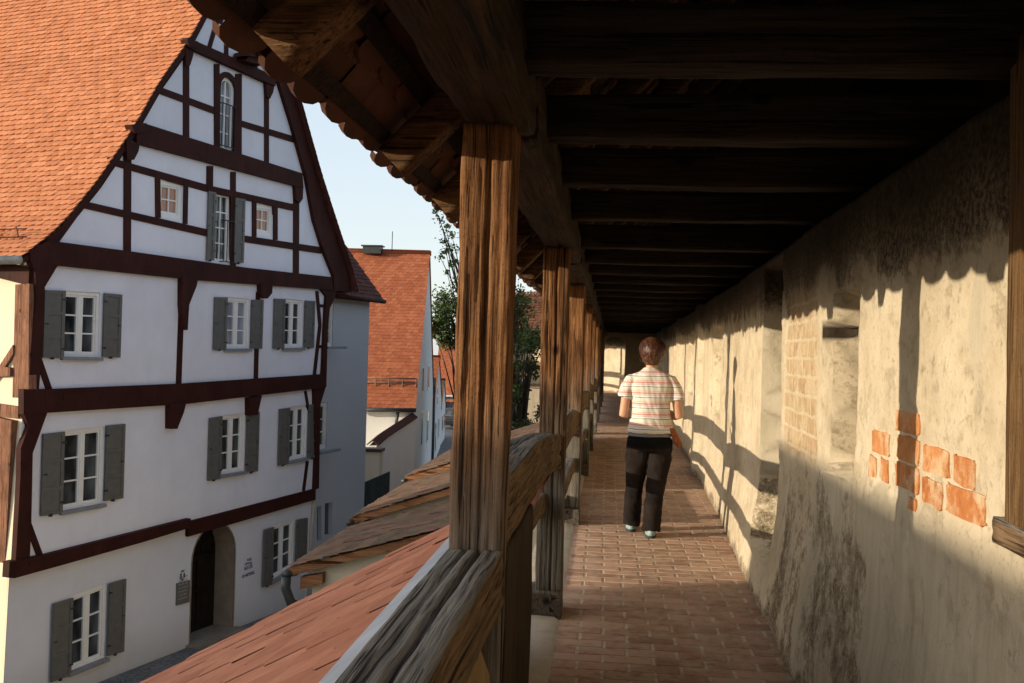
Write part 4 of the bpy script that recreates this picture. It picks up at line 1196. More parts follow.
# ------------------------------------------------------------------ street, ground
bm = BM()
bm.faces.new([bm.verts.new(p) for p in ((-900, -900, -.008), (900, -900, -.008), (900, 900, -.008), (-900, 900, -.008))])
tag(obj("ground", bm, MT["ground"]), kind="structure")
bm = BM()
bm.faces.new([bm.verts.new(p) for p in ((-40, -30, 0), (-.6, -30, 0), (-.6, 120, 0), (-40, 120, 0))])
tag(obj("street", bm, MT["street"]), kind="structure")
bm = BM()   # raised paved strip along the house
prism(bm, [fw(-8, .004, 0.0), fw(7.5, .004, 0.0), fw(7.5, .004, .75), fw(-8, .004, .75)], V((0, 0, .11)))
tag(obj("pavement", bm, MT["street"]), kind="structure")

# ------------------------------------------------------------------ houses further down the lane
def campt(u, v, D):      # point at camera depth D
    r = ray(u, v); f = W_; k = D/r.dot(f); p = r*k; return V((p.x, p.y, p.z+ZC))
def gable_house(name, A, B, back, eave, ridge, label, wallm, roofm, seed, windows=(), inset=0., roof_over=.25, front_h=None, expo=.2, width=.22):
    """A,B: ends of the gable front on the ground (lane side), back: vector away from the lane; ridge runs along back"""
    A = V((A.x, A.y, 0)); B = V((B.x, B.y, 0)); d = (B-A); Wd = d.length; d.normalize(); bk = V(back)
    hs = empty(name, A.lerp(B, .5), label, "house")
    n_ = -bk.normalized()
    bm = BM()
    poly = [A, B, B+UP*eave, A.lerp(B, .5)+UP*(ridge-.12), A+UP*eave]
    prism(bm, poly, bk)
    obj("wall", bm, MT[wallm], hs)
    Lr = sqrt((Wd/2)**2 + (ridge-eave)**2); bl = bk.length
    for (E, sgn_, fl_) in ((A, 1, -1), (B, -1, 1)):
        up = (d*sgn_*(Wd/2) + UP*(ridge-eave)).normalized()
        base = E - up*.35 + n_*.06
        along = bk.normalized()
        def pos(s, b, base=base, up=up, along=along): return base + along*s + up*b
        fsgn = 1 if along.cross(up).z > 0 else -1
        bm = BM(); tile_roof(bm, lambda s, b: pos(s, b)+UP*eave, 0, int((Lr+.35)/expo), expo, width, 0, bl+.06, lift=.03, flip=fsgn, seed=seed)
        obj("roof", bm, MT[roofm], hs)
    bm = BM(); tube(bm, [A.lerp(B, .5)+UP*ridge+n_*.1, A.lerp(B, .5)+UP*ridge+bk], .13, 6); obj("ridge", bm, MT[roofm], hs)
    for (s0, s1, z0, z1, m_) in windows:
        p0, p1 = A.lerp(B, s0), A.lerp(B, s1)
        bm = BM(); e = n_*.03
        prism(bm, [p0+UP*z0+e*.0-n_*.02, p1+UP*z0-n_*.02, p1+UP*z1-n_*.02, p0+UP*z1-n_*.02], n_*.06)
        w = obj("window", bm, MT["sash"], hs, loc=p0.lerp(p1, .5)+UP*z0)
        bm = BM()
        a, b = p0.lerp(p1, .12), p0.lerp(p1, .88)
        bm.faces.new([bm.verts.new(a+UP*(z0+.1)+n_*.045), bm.verts.new(b+UP*(z0+.1)+n_*.045), bm.verts.new(b+UP*(z1-.1)+n_*.045), bm.verts.new(a+UP*(z1-.1)+n_*.045)])
        obj("pane", bm, MT[m_], w)
    return hs, A, B, n_
kA = campt(414.5, 414, 40.0); kB = campt(430.8, 471, 53.5)
ridge_z = campt(424, 253, 46.7).z
bdir = V((-W_.y, W_.x, 0)).normalized()*-1
left = V((-R_.x, -R_.y, 0)).normalized()
eaveB = campt(414, 409, 40.0).z
hB, A_, B_, nB = gable_house("white_gable_house", kA, kB, left*9.0, eaveB+.25, ridge_z, "white gable house with a large orange roof, beyond the grey wing", "farwhite", "redroof", 51,
    [(.30, .36, 2.2, 3.8, "glass"), (.62, .70, 2.0, 3.6, "glass"), (.28, .34, 4.6, 5.8, "glass"), (.60, .68, 4.6, 5.8, "glass")])
bm = BM(); q = campt(373, 249, 46.6)
box(bm, (q.x, q.y, ridge_z+.06), (.85, .5, .34)); box(bm, (q.x, q.y, ridge_z+.25), (1.0, .62, .05))
obj("chimney", bm, MT["darkpipe"], hB)
bm = BM(); tube(bm, [(q.x+.9, q.y, ridge_z), (q.x+.9, q.y, ridge_z+.95)], .02, 5)
obj("aerial", bm, MT["iron"], hB)
bm = BM()
for hh_ in (.25, .42): tube(bm, [campt(362, 388, 40.6)+UP*hh_+V((-6, 0, 0))*0, campt(416, 389, 40.6)+UP*hh_], .03, 5)
for k in range(5):
    p = campt(362, 388, 40.6).lerp(campt(416, 389, 40.6), k/4); tube(bm, [p+UP*-.1, p+UP*.45], .03, 4)
obj("snow_guard", bm, MT["snowbar"], hB)
bm = BM(); tube(bm, [campt(350, 410, 39.7), campt(416, 410, 39.7)], .09, 6); tube(bm, [kB+UP*5.0+V((.1, -.1, 0)), V((kB.x+.1, kB.y-.1, 0))], .07, 6)
tube(bm, [campt(398, 412, 39.8), campt(396.5, 422, 39.9), campt(396, 432, 40.0)], .07, 6)
obj("gutter", bm, MT["darkpipe"], hB)
kC0 = campt(431.5, 469, 54.2); kC1 = campt(440, 450, 67)
gable_house("far_gable_house", kC0, kC1, left*8.0, 3.3, campt(436, 357, 60).z, "smaller white gable house with brown windows, farther down the lane", "farwhite", "redroof", 52,
    [(.2, .32, .6, 2.4, "glass"), (.6, .7, 1.0, 2.3, "glass"), (.3, .42, 3.2, 4.4, "glass")])
kD0 = campt(440, 447, 68); kD1 = campt(444.5, 440, 74)
gable_house("low_house", kD0, kD1, left*6.0, 2.6, 4.4, "low house with a brown roof and dark windows at the end of the white row", "farwhite", "brown", 53, [(.2, .4, .8, 2.0, "glass"), (.6, .8, .8, 2.0, "glass")])
# house closing the lane: roof slopes towards the viewer
def cross_house(name, pL, pR, depth, eave, ridge, label, wallm, roofm, seed):
    hs = empty(name, pL.lerp(pR, .5), label, "house")
    a = V((pL.x, pL.y, 0)); b = V((pR.x, pR.y, 0)); d = (b-a).normalized(); bk = V((-d.y, d.x, 0))
    if bk.y < 0: bk = -bk
    bm = BM()
    prism(bm, [a, a+bk*depth, a+bk*depth+UP*eave, a+bk*depth/2+UP*(ridge-.12), a+UP*eave], b-a); obj("wall", bm, MT[wallm], hs)
    up = (bk*depth/2 + UP*(ridge-eave)).normalized(); L_ = sqrt((depth/2)**2+(ridge-eave)**2)
    bm = BM(); tile_roof(bm, lambda s, q: a+UP*eave - up*.4 + d*s + up*q, 0, int((L_+.4)/.22), .22, .24, -.3, (b-a).length+.3, flip=1, seed=seed); obj("roof", bm, MT[roofm], hs)
    up2 = (-bk*depth/2 + UP*(ridge-eave)).normalized()
    bm = BM(); tile_roof(bm, lambda s, q: a+bk*depth+UP*eave - up2*.4 + d*s + up2*q, 0, int((L_+.4)/.22), .22, .24, -.3, (b-a).length+.3, flip=-1, seed=seed+1); obj("roof", bm, MT[roofm], hs)
    for s in (.12, .3, .5, .7, .88):
        p = a + d*(b-a).length*s
        bm = BM(); box(bm, p+UP*1.7-bk*.0, (1.0, .08, 1.3), (d, bk, UP)); w = obj("window", bm, MT["sash"], hs, loc=p+UP*1.0)
        bm = BM(); box(bm, p+UP*1.7-bk*.045, (.8, .012, 1.1), (d, bk, UP)); obj("pane", bm, MT["glass"], w)
    return hs
cross_house("end_house", campt(436, 425, 92), campt(540, 428, 92), 11, campt(450, 399, 92).z, campt(450, 342, 98).z, "cream house with a broad red roof closing the far end of the lane", "cream", "redroof", 61)
# yard wall with tiled coping in front of the white house
bm = BM()
ytop = [campt(376.4, 446, 36.0), campt(386, 437.5, 37.0), campt(395, 431.5, 38.0), campt(405, 425, 39.0), campt(415.5, 418, 39.9)]
for a, b in zip(ytop, ytop[1:]):
    t_ = V((-.28, 0, 0))
    prism(bm, [V((a.x, a.y, 0)), V((b.x, b.y, 0)), b, a], t_)
yw = obj("yard_wall", bm, MT["farwhite"], None, loc=(ytop[0].x, ytop[0].y, 0)); tag(yw, "white yard wall with a swept tiled coping beside the large orange roof", "wall")
bm = BM()
for a, b in zip(ytop, ytop[1:]):
    prism(bm, [a+V((.08, 0, .005)), b+V((.08, 0, .005)), b+V((-.14, 0, .16)), a+V((-.14, 0, .16))], V((0, 0, .05)))
    prism(bm, [a+V((-.36, 0, .005)), b+V((-.36, 0, .005)), b+V((-.145, 0, .16)), a+V((-.145, 0, .16))], V((0, 0, .05)))
obj("coping", bm, MT["darkroof"], yw)
# sunlit gate pier and grey-green boarded gate
bm = BM(); pa = campt(366.5, 490, 33.0); pb = campt(378.5, 490, 33.0); zt = campt(372, 452, 33).z
prism(bm, [V((pa.x-1.4, pa.y, 0)), V((pb.x, pb.y, 0)), V((pb.x, pb.y, zt)), V((pa.x-1.4, pa.y, zt))], V((0, .5, 0)))
gp = obj("gate_pier", bm, MT["cream"], None, loc=(pa.x, pa.y, 0)); tag(gp, "cream sunlit garden wall pier between the grey wing and the yard wall", "wall pier")
bm = BM(); prism(bm, [V((pa.x-1.45, pa.y-.05, zt)), V((pb.x+.06, pb.y-.05, zt)), V((pb.x+.06, pb.y-.05, zt+.1)), V((pa.x-1.45, pa.y-.05, zt+.1))], V((0, .6, 0)))
obj("coping", bm, MT["darkpipe"], gp)
bm = BM(); ga, gb = campt(360, 484, 29.5), campt(389, 471.5, 32)
nb_ = 18
for k in range(nb_):
    a = ga.lerp(gb, k/nb_); b = ga.lerp(gb, (k+.92)/nb_)
    prism(bm, [V((a.x, a.y, .05)), V((b.x, b.y, .05)), b, a], V((.03, .03, 0)))
gt = obj("boarded_fence", bm, MT["greenfence"], None, loc=(ga.x, ga.y, 0)); tag(gt, "dark grey-green boarded fence at the foot of the white yard wall", "fence")

# parked car at the end of the lane
cp = on_ground(447, 429); 
carE = empty("parked_car", (cp.x, cp.y+1, 0), "dark estate car parked at the far end of the lane", "car")
bm = BM()
prof = [(-2.1, .35), (-2.15, .8), (-2.0, 1.05), (-1.7, 1.55), (-1.2, 1.68), (.3, 1.65), (1.0, 1.1), (2.0, .95), (2.15, .6), (2.1, .35)]
ca = V((.15, 1, 0)).normalized(); cs = V((1, -.15, 0)).normalized(); c0 = V((cp.x+.5, cp.y+1.6, 0))
prism(bm, [c0 + ca*y + UP*z - cs*.85 for y, z in prof], cs*1.7)
bmesh.ops.bevel(bm, geom=list(bm.edges), offset=.08, segments=2, affect="EDGES")
body = obj("body", bm, MT["carpaint"], carE)
bm = BM()
prism(bm, [c0 + ca*(-2.02)+UP*1.08-cs*.7, c0+ca*(-2.02)+UP*1.08+cs*.7, c0+ca*(-1.72)+UP*1.52+cs*.62, c0+ca*(-1.72)+UP*1.52-cs*.62], -ca*.03)
for s in (-1, 1): prism(bm, [c0+ca*(-1.5)+UP*1.1+cs*s*.855, c0+ca*.6+UP*1.1+cs*s*.855, c0+ca*.2+UP*1.52+cs*s*.855, c0+ca*(-1.2)+UP*1.55+cs*s*.855], cs*s*.01)
obj("windows", bm, MT["glass"], carE)
for a in (-1.35, 1.35):
    for s in (-1, 1):
        bm = BM(); c = c0 + ca*a + cs*s*.78 + UP*.32; tube(bm, [c-cs*.1, c+cs*.1], .32, 14); obj("wheel", bm, MT["tyre"], carE)
for s in (-1, 1):
    bm = BM(); box(bm, c0 - ca*2.12 + cs*s*.68 + UP*.88, (.25, .05, .16), (cs, ca, UP)); obj("tail_light", bm, MT["lamp"], carE)

# ------------------------------------------------------------------ trees
def tree(name, base, height, crown_c, crown_r, nclump, nleaf, leafs, label, m_, seed, sprigs=()):
    t = empty(name, base, label, "tree", "trees along the lane"); rg = random.Random(seed)
    bm = BM(); top = V(crown_c)
    pts = [V(base).lerp(top, k/5) + V((rg.uniform(-.1, .1), rg.uniform(-.1, .1), 0))*(k > 0) for k in range(6)]
    tube(bm, pts, [.16*height/7*(1-.8*k/5) for k in range(6)], 8)
    clumps = []
    for k in range(nclump):
        while True:
            d = V((rg.uniform(-1, 1), rg.uniform(-1, 1), rg.uniform(-1, 1)))
            if .25 < d.length < 1: break
        p = V(crown_c) + V((d.x*crown_r[0], d.y*crown_r[1], d.z*crown_r[2])); clumps.append(p)
    clumps += [V(s) for s in sprigs]
    for p in clumps:
        st = V(base).lerp(top, max(.35, min(.95, .2 + .7*rg.random()))); md = st.lerp(p, .55) + V((0, 0, .25*rg.random()))
        tube(bm, [st, md, p], [.045*height/7, .025*height/7, .006], 5)
    obj("trunk", bm, MT["bark"], t)
    bm = BM(); lay = bm.loops.layers.float_color.new("Col")
    def leaf(c, s, tone):
        a = V((rg.gauss(0, 1), rg.gauss(0, 1), rg.gauss(0, .7))).normalized(); b = a.cross(V((rg.gauss(0, 1), rg.gauss(0, 1), rg.gauss(0, 1)))).normalized()
        n2 = a.cross(b)*s*.12
        v = [bm.verts.new(c - a*s*.6), bm.verts.new(c + b*s*.34 + n2), bm.verts.new(c + a*s*.6), bm.verts.new(c - b*s*.34 + n2)]
        f = bm.faces.new(v)
        for l in f.loops: l[lay] = (tone, 0, 0, 1)
    for i, p in enumerate(clumps):
        r = rg.uniform(.6, 1.1)*min(crown_r)*.34; tn = rg.random()*.6
        big = i < nclump
        for k in range(nleaf if big else nleaf//4):
            d = V((rg.gauss(0, .5), rg.gauss(0, .5), rg.gauss(0, .42)))*(r if big else r*.45)
            leaf(p+d, leafs*rg.uniform(.6, 1.2), max(0, min(1, tn + rg.random()*.4)))
    obj("crown", bm, MT[m_], t)
    return t
def tp_(u, v, D): return campt(u, v, D)
cc = tp_(497, 330, 25)
sp = [tp_(u, v, 25) for u, v in ((436, 210), (440, 219), (446, 228), (452, 236), (446, 250), (455, 262), (440, 257), (447, 272), (455, 280), (449, 246), (456, 250), (520, 290), (528, 300), (525, 320), (458, 290), (452, 265), (444, 240))]
tree("lane_tree", (cc.x, cc.y, 0), 8, cc, (.95, 1.1, 2.2), 34, 120, .085, "airy green tree with loose sprigs against the sky, just behind the nearest post", "leaf", 71, sp)
c2 = tp_(458, 318, 60)
tree("lane_tree", (c2.x, c2.y, 0), 9, c2, (1.9, 2.2, 1.8), 40, 150, .2, "dense dark tree beyond the white gable house", "leafdark", 72)
c3 = tp_(522, 385, 34)
tree("lane_tree", (c3.x, c3.y, 0), 7, c3, (1.0, 1.3, 2.4), 36, 110, .12, "dark leafy tree seen between the first two posts", "leafdark", 73)

# ------------------------------------------------------------------ unseen houses added behind the viewer to shade the near railing and wall
SUN_AZ, SUN_EL = radians(25), radians(10.6)
def added_shade_house(y0, y1, xr, half, ridge, eave, label, seed):
    hs = empty("unseen_shade_house", (xr, (y0+y1)/2, 0), label, "house")
    bm = BM(); prism(bm, [V((xr-half, y0, 0)), V((xr+half, y0, 0)), V((xr+half, y0, eave)), V((xr, y0, ridge-.1)), V((xr-half, y0, eave))], V((0, y1-y0, 0))); obj("wall", bm, MT["cream"], hs)
    L_ = sqrt(half**2+(ridge-eave)**2)
    for s in (1, -1):
        up = V((-s*half, 0, ridge-eave)).normalized()
        bm = BM(); tile_roof(bm, lambda a, b: V((xr+s*half, y0+a, eave)) - up*.3 + up*b, 0, int((L_+.3)/.2), .2, .24, -.1, y1-y0+.1, flip=s, seed=seed); obj("roof", bm, MT["orange"], hs)
    for yy_ in (y0+(y1-y0)*.25, y0+(y1-y0)*.7):
        bm = BM(); box(bm, (xr+half, yy_, 2.0), (.1, 1.0, 1.4)); w = obj("window", bm, MT["sash"], hs, loc=(xr+half, yy_, 1.3))
        bm = BM(); box(bm, (xr+half+.055, yy_, 2.0), (.01, .8, 1.2)); obj("pane", bm, MT["glass"], w)
added_shade_house(-13, .15, -12.5, 3.6, ZC+2.20, 4.7, "cream house with an orange roof added out of view behind the viewer to cast shade", 81)
added_shade_house(.4, 6.2, -12.5, 2.6, ZC+.8, 4.6, "lower cream house with an orange roof added out of view to shade the lean-to roofs", 82)

# ------------------------------------------------------------------ the walking woman
pf = on_ground(647.5, 534, FL)
PB = V((pf.x, pf.y, ZC+FL))
per = empty("person", PB,  "woman walking away in a pink striped t-shirt and dark trousers", "person")
def remeshed(name, bm, m, parent, vox, smooth=4, sub=None):
    me = bpy.data.meshes.new("tmp"); bmesh.ops.recalc_face_normals(bm, faces=bm.faces); bm.to_mesh(me); bm.free()
    o = bpy.data.objects.new("tmp", me); col.objects.link(o)
    r = o.modifiers.new("r", "REMESH"); r.mode = "VOXEL"; r.voxel_size = vox; r.use_smooth_shade = True
    if smooth:
        s = o.modifiers.new("s", "SMOOTH"); s.factor = .5; s.iterations = smooth
    bpy.context.view_layer.update()
    dg = bpy.context.evaluated_depsgraph_get()
    me2 = bpy.data.meshes.new_from_object(o.evaluated_get(dg)); me2.name = name
    bpy.data.objects.remove(o); bpy.data.meshes.remove(me)
    if sub:
        for v in me2.vertices: v.co = sub(v.co.copy(), v.normal.copy())
    me2.materials.clear(); me2.materials.append(m)
    for p in me2.polygons: p.use_smooth = True; p.material_index = 0
    o2 = bpy.data.objects.new(name, me2); col.objects.link(o2); o2.parent = parent
    return o2
def ell(bm, c, r, n=14):
    rings = []
    for i in range(1, n):
        a = pi*i/n; rings.append((c[0], c[1], c[2]-r[2]*cos(a), r[0]*sin(a), r[1]*sin(a)))
    loft(bm, rings, 18)
# skin
m_, nt_, b_ = mat("skin", .5, .35); nn_ = N(nt_)
nn_.link(nn_.ramp(nn_.noise(nn_.coord(), 9, 5), [(.3, (.50, .25, .15)), (.7, (.60, .33, .21))]), b_.inputs["Base Color"])
b_.inputs["Subsurface Weight"].default_value = .12; b_.inputs["Subsurface Radius"].default_value = (.01, .004, .002)
MT["skin"] = m_
bm = BM()
ell(bm, (0, .012, 1.525), (.070, .090, .108))
ell(bm, (0, .05, 1.475), (.052, .055, .065))           # jaw
ell(bm, (0, .105, 1.50), (.012, .016, .022), 8)        # nose
ell(bm, (0, .088, 1.465), (.024, .012, .009), 8)       # lips
for s in (-1, 1): ell(bm, (s*.072, .005, 1.505), (.010, .018, .030), 8)
tube(bm, [(0, -.005, 1.33), (0, .0, 1.40), (0, .008, 1.47)], [.056, .048, .048], 14)
loft(bm, [(0, 0, .80, .15, .09), (0, 0, .90, .15, .09), (0, 0, 1.02, .125, .085), (0, .0, 1.18, .145, .09), (0, 0, 1.28, .15, .08), (0, 0, 1.34, .12, .06), (0, 0, 1.375, .05, .045)], 20)
armL = [(-.158, 0, 1.29), (-.205, -.015, 1.15), (-.226, -.035, .995), (-.205, .10, .985), (-.15, .21, 1.02)]
armR = [(.158, 0, 1.29), (.208, -.015, 1.15), (.234, -.035, .995), (.21, .10, .985), (.13, .20, 1.03)]
for A in (armL, armR):
    s = -1 if A is armL else 1
    tube(bm, A, [.048, .042, .037, .034, .024], 12)
    w = V(A[-1]); f = (V(A[-1])-V(A[-2])).normalized(); side = V((-s, .25, .1)).normalized(); upv = side.cross(f)
    pc = w + f*.05; tube(bm, [w-f*.01, w+f*.03, pc+f*.03], [(.022, .016), (.034, .014), (.036, .012)], 10)
    for k, (off, ln) in enumerate(((-.026, .062), (-.009, .07), (.009, .066), (.026, .052))):
        b0 = pc + f*.02 + V((0, 0, 1)).cross(f).normalized()*off
        d1 = (f + V((0, 0, -.25))).normalized(); d2 = (f*.5 + V((0, 0, -.9))).normalized(); d3 = (f*-.1 + V((0, 0, -1))).normalized()
        tube(bm, [b0, b0+d1*ln*.5, b0+d1*ln*.5+d2*ln*.35, b0+d1*ln*.5+d2*ln*.35+d3*ln*.25], [.0095, .009, .0082, .007], 8)
    th = w + f*.02 + V((-s*.028, .0, .0)); tube(bm, [th, th+V((-s*.022, .02, .012)), th+V((-s*.030, .048, .01))], [.012, .0105, .008], 8)
for s, foot in ((-1, (-.135, .14, .07)), (1, (.02, -.13, .07))):
    tube(bm, [(s*.075, 0, .84), ((s*.075+foot[0])/2, foot[1]*.35, .47), (foot[0], foot[1], .10), (foot[0], foot[1]+.01, .05)], [.075, .05, .034, .034], 12)
    tube(bm, [(foot[0], foot[1]-.04, .045), (foot[0], foot[1]+.06, .04), (foot[0], foot[1]+.13, .03)], [.034, .036, .024], 10)
body = remeshed("body", bm, MT["skin"], per, .0065, 3)
# hair
m_, nt_, b_ = mat("auburn_hair", .42, .45); nn_ = N(nt_)
nn_.link(nn_.ramp(nn_.noise(nn_.coord((1, 1, .12)), 90, 4), [(.3, (.018, .008, .006)), (.5, (.075, .028, .016)), (.66, (.20, .085, .045))]), b_.inputs["Base Color"])
nn_.bump(b_, nn_.noise(nn_.coord((1, 1, .1)), 130, 3), .7, .004)
MT["hair"] = m_
bm = BM()
ell(bm, (0, -.010, 1.548), (.104, .116, .104))
loft(bm, [(0, -.032, 1.415, .050, .048), (0, -.036, 1.44, .074, .066), (0, -.036, 1.49, .098, .086), (0, -.02, 1.56, .102, .092)], 20)
for s in (-1, 1): loft(bm, [(s*.062, -.012, 1.475, .016, .03), (s*.072, -.01, 1.52, .018, .05), (s*.07, 0, 1.57, .02, .06)], 12)
hair = remeshed("hair", bm, MT["hair"], per, .008, 3, lambda c, n: c + n*(.006*noise.noise(V((c.x*40, c.y*40, c.z*9))) ))
bm = BM(); rg = random.Random(9)
for k in range(1300):
    az = rg.uniform(0, 2*pi); f0 = rg.uniform(0.05, .75); f1 = f0 + rg.uniform(.25, .5)
    if abs(sin(az)-1) < .35: f1 = min(f1, .42)       # keep the face clear
    pts = []; r0 = 1+.06*rg.random(); r1 = rg.uniform(-.02, .10)*(2 if rg.random() < .15 else 1)
    for j in range(6):
        f = min(f0+(f1-f0)*j/5, 1.02); th = f*2.15
        rr = r0 + (r1*(j/5)**2)
        rx, ry, rz = .107, .119, .108
        x = rx*sin(th)*cos(az + .2*f); yv = ry*sin(th)*sin(az + .2*f)-.008; z = 1.545 + rz*cos(th)
        if th > pi/2:
            z = 1.545 - (th-pi/2)*.165; k_ = 1-.42*((th-pi/2)/.6)**1.5*(1 if sin(az) < .2 else .4); x *= k_/max(.2, sin(th))*1.0; yv = (yv+.02)*k_/max(.2, sin(th))-.028
        pts.append(V((x*rr, yv*rr, z)))
    w = rg.uniform(.003, .007); prev = None
    tv = V((-sin(az), cos(az), 0))
    for j, p in enumerate(pts):
        ww = w*(1-.8*(j/5)**2); cur = (bm.verts.new(p-tv*ww), bm.verts.new(p+tv*ww))
        if prev: bm.faces.new((prev[0], prev[1], cur[1], cur[0])).smooth = True
        prev = cur
me = bpy.data.meshes.new("hair_strands"); bm.to_mesh(me); bm.free(); me.materials.append(MT["hair"])
o = bpy.data.objects.new("hair_strands", me); col.objects.link(o); o.parent = hair
# shirt
m_, nt_, b_ = mat("striped_tshirt", .85, .15); n = N(nt_)
tc = n.new("ShaderNodeTexCoord"); sp_ = n.new("ShaderNodeSeparateXYZ"); n.link(tc.outputs["Object"], sp_.inputs[0])
wv = n.noise(n.coord(), 6, 2)
z_ = n.math("ADD", sp_.outputs[2], n.math("MULTIPLY", n.math("SUBTRACT", wv, .5), .014))
fr = n.math("FRACT", n.math("DIVIDE", z_, .088))
W1_, P1_, P2_, D1_, Y1_ = (.72, .70, .66), (.62, .30, .27), (.66, .42, .38), (.10, .10, .105), (.67, .63, .50)
n.link(n.ramp(fr, [(0., D1_), (.055, W1_), (.22, P2_), (.30, W1_), (.36, P1_), (.52, W1_), (.58, P2_), (.66, Y1_), (.90, W1_)], "CONSTANT"), b_.inputs["Base Color"])
n.bump(b_, n.noise(n.coord(), 220, 2), .15, .002)
MT["shirt"] = m_
def folds(amp, sc=(14, 14, 7), zlo=0, zhi=9):
    def f(c, n_):
        k = noise.noise(V((c.x*sc[0], c.y*sc[1], c.z*sc[2]))) + .5*noise.noise(V((c.x*sc[0]*2.2, c.y*9, c.z*sc[2]*2.6+c.x*20)))
        return c + n_*amp*k
    return f
bm = BM()
loft(bm, [(.004, 0, .846, .190, .131), (.003, 0, .90, .186, .127), (0, -.003, .97, .172, .119), (0, -.004, 1.06, .163, .112), (0, -.006, 1.16, .166, .112), (0, -.008, 1.24, .172, .106), (0, -.006, 1.30, .165, .088), (0, -.004, 1.345, .125, .068), (0, -.002, 1.375, .075, .058), (0, 0, 1.39, .062, .052)], 26, power=2.3)
tube(bm, [(-.10, -.004, 1.31), (-.165, -.004, 1.285), (-.200, -.012, 1.215), (-.222, -.018, 1.135)], [.052, .055, .056, .062], 14)
tube(bm, [(.10, -.004, 1.31), (.165, -.004, 1.285), (.202, -.012, 1.215), (.226, -.018, 1.13)], [.052, .055, .056, .062], 14)
remeshed("tshirt", bm, MT["shirt"], per, .0085, 4, folds(.013, (11, 11, 6)))
bm = BM(); loft(bm, [(-.004, 0, .818, .186, .130), (-.003, 0, .838, .178, .121), (0, 0, .88, .165, .108)], 26, power=2.3)
MT["greycloth"] = m_plain("grey_cotton", (.20, .20, .215), .9, .1, .15, 12)
remeshed("undershirt", bm, MT["greycloth"], per, .008, 3, folds(.003))
# trousers
m_, nt_, b_ = mat("dark_trousers", .9, .12); n = N(nt_)
tc = n.new("ShaderNodeTexCoord"); sp_ = n.new("ShaderNodeSeparateXYZ"); n.link(tc.outputs["Object"], sp_.inputs[0])
fz = n.noise(n.coord(), 8, 4)
br_ = n.ramp(fz, [(.3, (.012, .009, .008)), (.7, (.024, .018, .016))])
zb = n.math("ADD", sp_.outputs[2], n.math("MULTIPLY", sp_.outputs[1], -.10))
blk = n.ramp(zb, [(0., 0.), (.285, .3), (.36, 0.), (.735, 1.)], "CONSTANT")
n.link(n.mix(blk, br_, (.006, .006, .0065)), b_.inputs["Base Color"]); n.bump(b_, n.noise(n.coord(), 160, 2), .15, .002)
MT["trousers"] = m_
bm = BM()
loft(bm, [(0, -.01, .70, .168, .115), (0, -.012, .76, .188, .128), (0, -.008, .81, .178, .116), (0, 0, .845, .160, .104)], 24)
tube(bm, [(-.088, -.004, .80), (-.100, .02, .62), (-.112, .05, .46), (-.124, .08, .30), (-.132, .125, .10), (-.133, .13, .055)], [.100, .100, .082, .076, .074, .076], 16)
tube(bm, [(.088, -.004, .80), (.082, -.015, .62), (.062, -.03, .46), (.042, -.075, .30), (.024, -.125, .10), (.022, -.13, .05)], [.100, .102, .084, .077, .075, .077], 16)
remeshed("trousers", bm, MT["trousers"], per, .0085, 4, folds(.010, (12, 12, 9)))
# shoes
MT["shoe"] = m_plain("pale_teal_shoe", (.26, .37, .36), .6, .3, .25, 30)
MT["sole"] = m_plain("dark_sole", (.05, .06, .065), .8, .2, .2, 20)
for fx, fy in ((-.135, .14), (.02, -.13)):
    bm = BM()
    loft(bm, [(fx, fy+.045, .018, .044, .125), (fx, fy+.045, .04, .046, .126), (fx, fy+.03, .062, .042, .105), (fx, fy-.01, .085, .038, .060), (fx, fy-.015, .105, .037, .048)], 22, power=2.4)
    sh = remeshed("shoe", bm, MT["shoe"], per, .006, 2)
    bm = BM(); loft(bm, [(fx, fy+.045, .0, .045, .127), (fx, fy+.045, .022, .048, .130)], 22, power=2.4)
    me = bpy.data.meshes.new("sole"); bm.to_mesh(me); bm.free(); me.materials.append(MT["sole"]); o = bpy.data.objects.new("sole", me); col.objects.link(o); o.parent = sh
# bag at the right hip
MT["bag"] = m_plain("orange_brown_leather", (.42, .13, .04), .6, .3, .3, 18)
bm = BM()
prism(bm, [(.155, -.06, .885), (.195, -.06, .90), (.27, -.055, .765), (.245, -.055, .735), (.215, -.06, .75)], V((0, .07, 0)))
tube(bm, [(.16, -.065, .90), (.20, -.06, .82), (.235, -.07, .745)], [.012, .02, .012], 8)
bmesh.ops.bevel(bm, geom=list(bm.edges), offset=.008, segments=2, affect="EDGES")
bg = obj("shoulder_bag", bm, MT["bag"], None, loc=(0, 0, 0)); bg.location = PB; tag(bg, "small orange-brown bag hanging at the woman's right hip", "bag")
MT["eye"] = m_plain("eye", (.05, .03, .02), .2, .5, .1, 5)
for s in (-1, 1):
    bm = BM(); ell(bm, (s*.028, .092, 1.522), (.011, .008, .009), 8)
    me = bpy.data.meshes.new("eye"); bm.to_mesh(me); bm.free(); me.materials.append(MT["eye"]); o = bpy.data.objects.new("eye", me); col.objects.link(o); o.parent = per

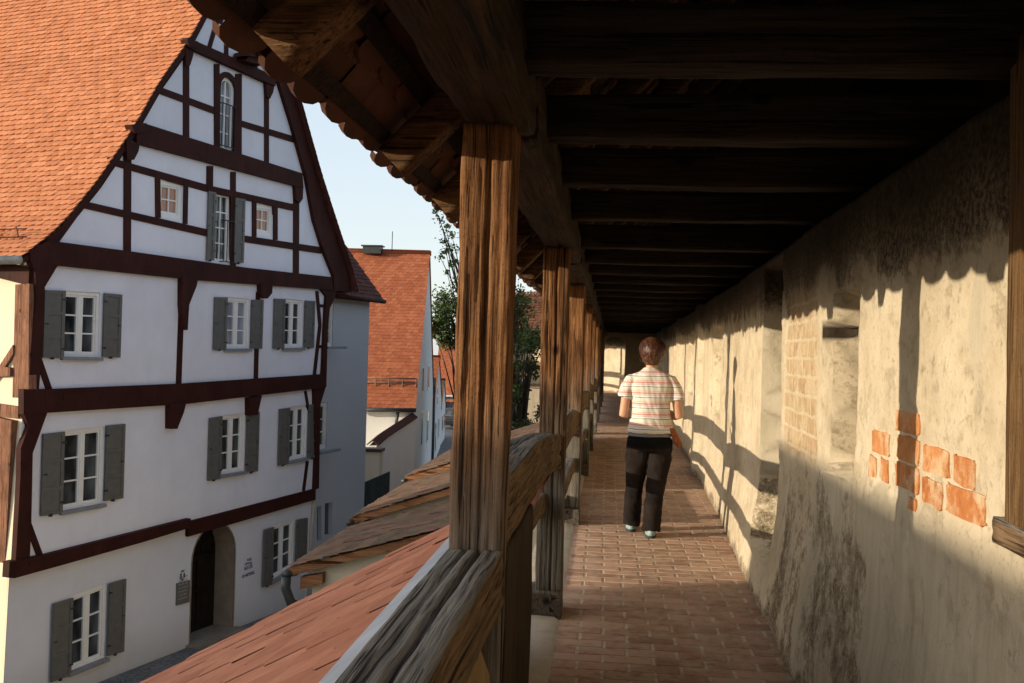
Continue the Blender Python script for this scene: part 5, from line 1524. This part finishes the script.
# ------------------------------------------------------------------ light
sv = V((-cos(SUN_AZ)*cos(SUN_EL), -sin(SUN_AZ)*cos(SUN_EL), sin(SUN_EL)))     # towards the sun
sd_ = bpy.data.lights.new("sun", "SUN"); sd_.energy = 5.0; sd_.angle = radians(.5); sd_.color = (1.0, .85, .63)
so = bpy.data.objects.new("sun", sd_); col.objects.link(so)
so.rotation_euler = sv.to_track_quat("Z", "Y").to_euler(); so.location = (0, 0, 40)
w = bpy.data.worlds.new("World"); scene.world = w; w.use_nodes = True
nt = w.node_tree; bgn = nt.nodes["Background"]
sk = nt.nodes.new("ShaderNodeTexSky"); sk.sky_type = "NISHITA"; sk.sun_disc = False
sk.sun_elevation = SUN_EL; sk.sun_rotation = atan2(sv.x, sv.y); sk.altitude = 400; sk.air_density = 1.0; sk.dust_density = 1.6; sk.ozone_density = 1.0
n = N(nt)   # hazy evening air: the clear sky veiled by a pale, even haze
tcw = n.new("ShaderNodeTexCoord"); spw = n.new("ShaderNodeSeparateXYZ"); n.link(tcw.outputs["Generated"], spw.inputs[0])
haze = n.ramp(spw.outputs[2], [(.0, (.86, .90, .93)), (.24, (.76, .85, .94)), (.38, (.48, .56, .70)), (.6, (.30, .37, .50)), (1., (.20, .26, .38))])
dt = n.new("ShaderNodeVectorMath", operation="DOT_PRODUCT"); gv = V((sv.x, sv.y, .32)).normalized()
n.link(tcw.outputs["Generated"], dt.inputs[0]); dt.inputs[1].default_value = gv     # brighter veil of haze around the low sun
glow = n.ramp(dt.outputs["Value"], [(.35, (0, 0, 0)), (.75, (.55, .47, .36)), (1., (1., .86, .64))])
haze = n.mix(1.0, haze, n.mix(1.0, glow, (1.9, 1.9, 1.9), "MULTIPLY"), "ADD")
nt.links.new(n.mix(1.0, n.mix(1.0, sk.outputs[0], (.55, .55, .55), "MULTIPLY"), n.mix(1.0, haze, (5.0, 5.0, 5.0), "MULTIPLY"), "ADD"), bgn.inputs["Color"]); bgn.inputs["Strength"].default_value = .15
scene.cycles.max_bounces = 6; scene.cycles.diffuse_bounces = 2; scene.cycles.glossy_bounces = 2
scene.view_settings.view_transform = "Standard"; scene.view_settings.look = "None"; scene.view_settings.exposure = 0
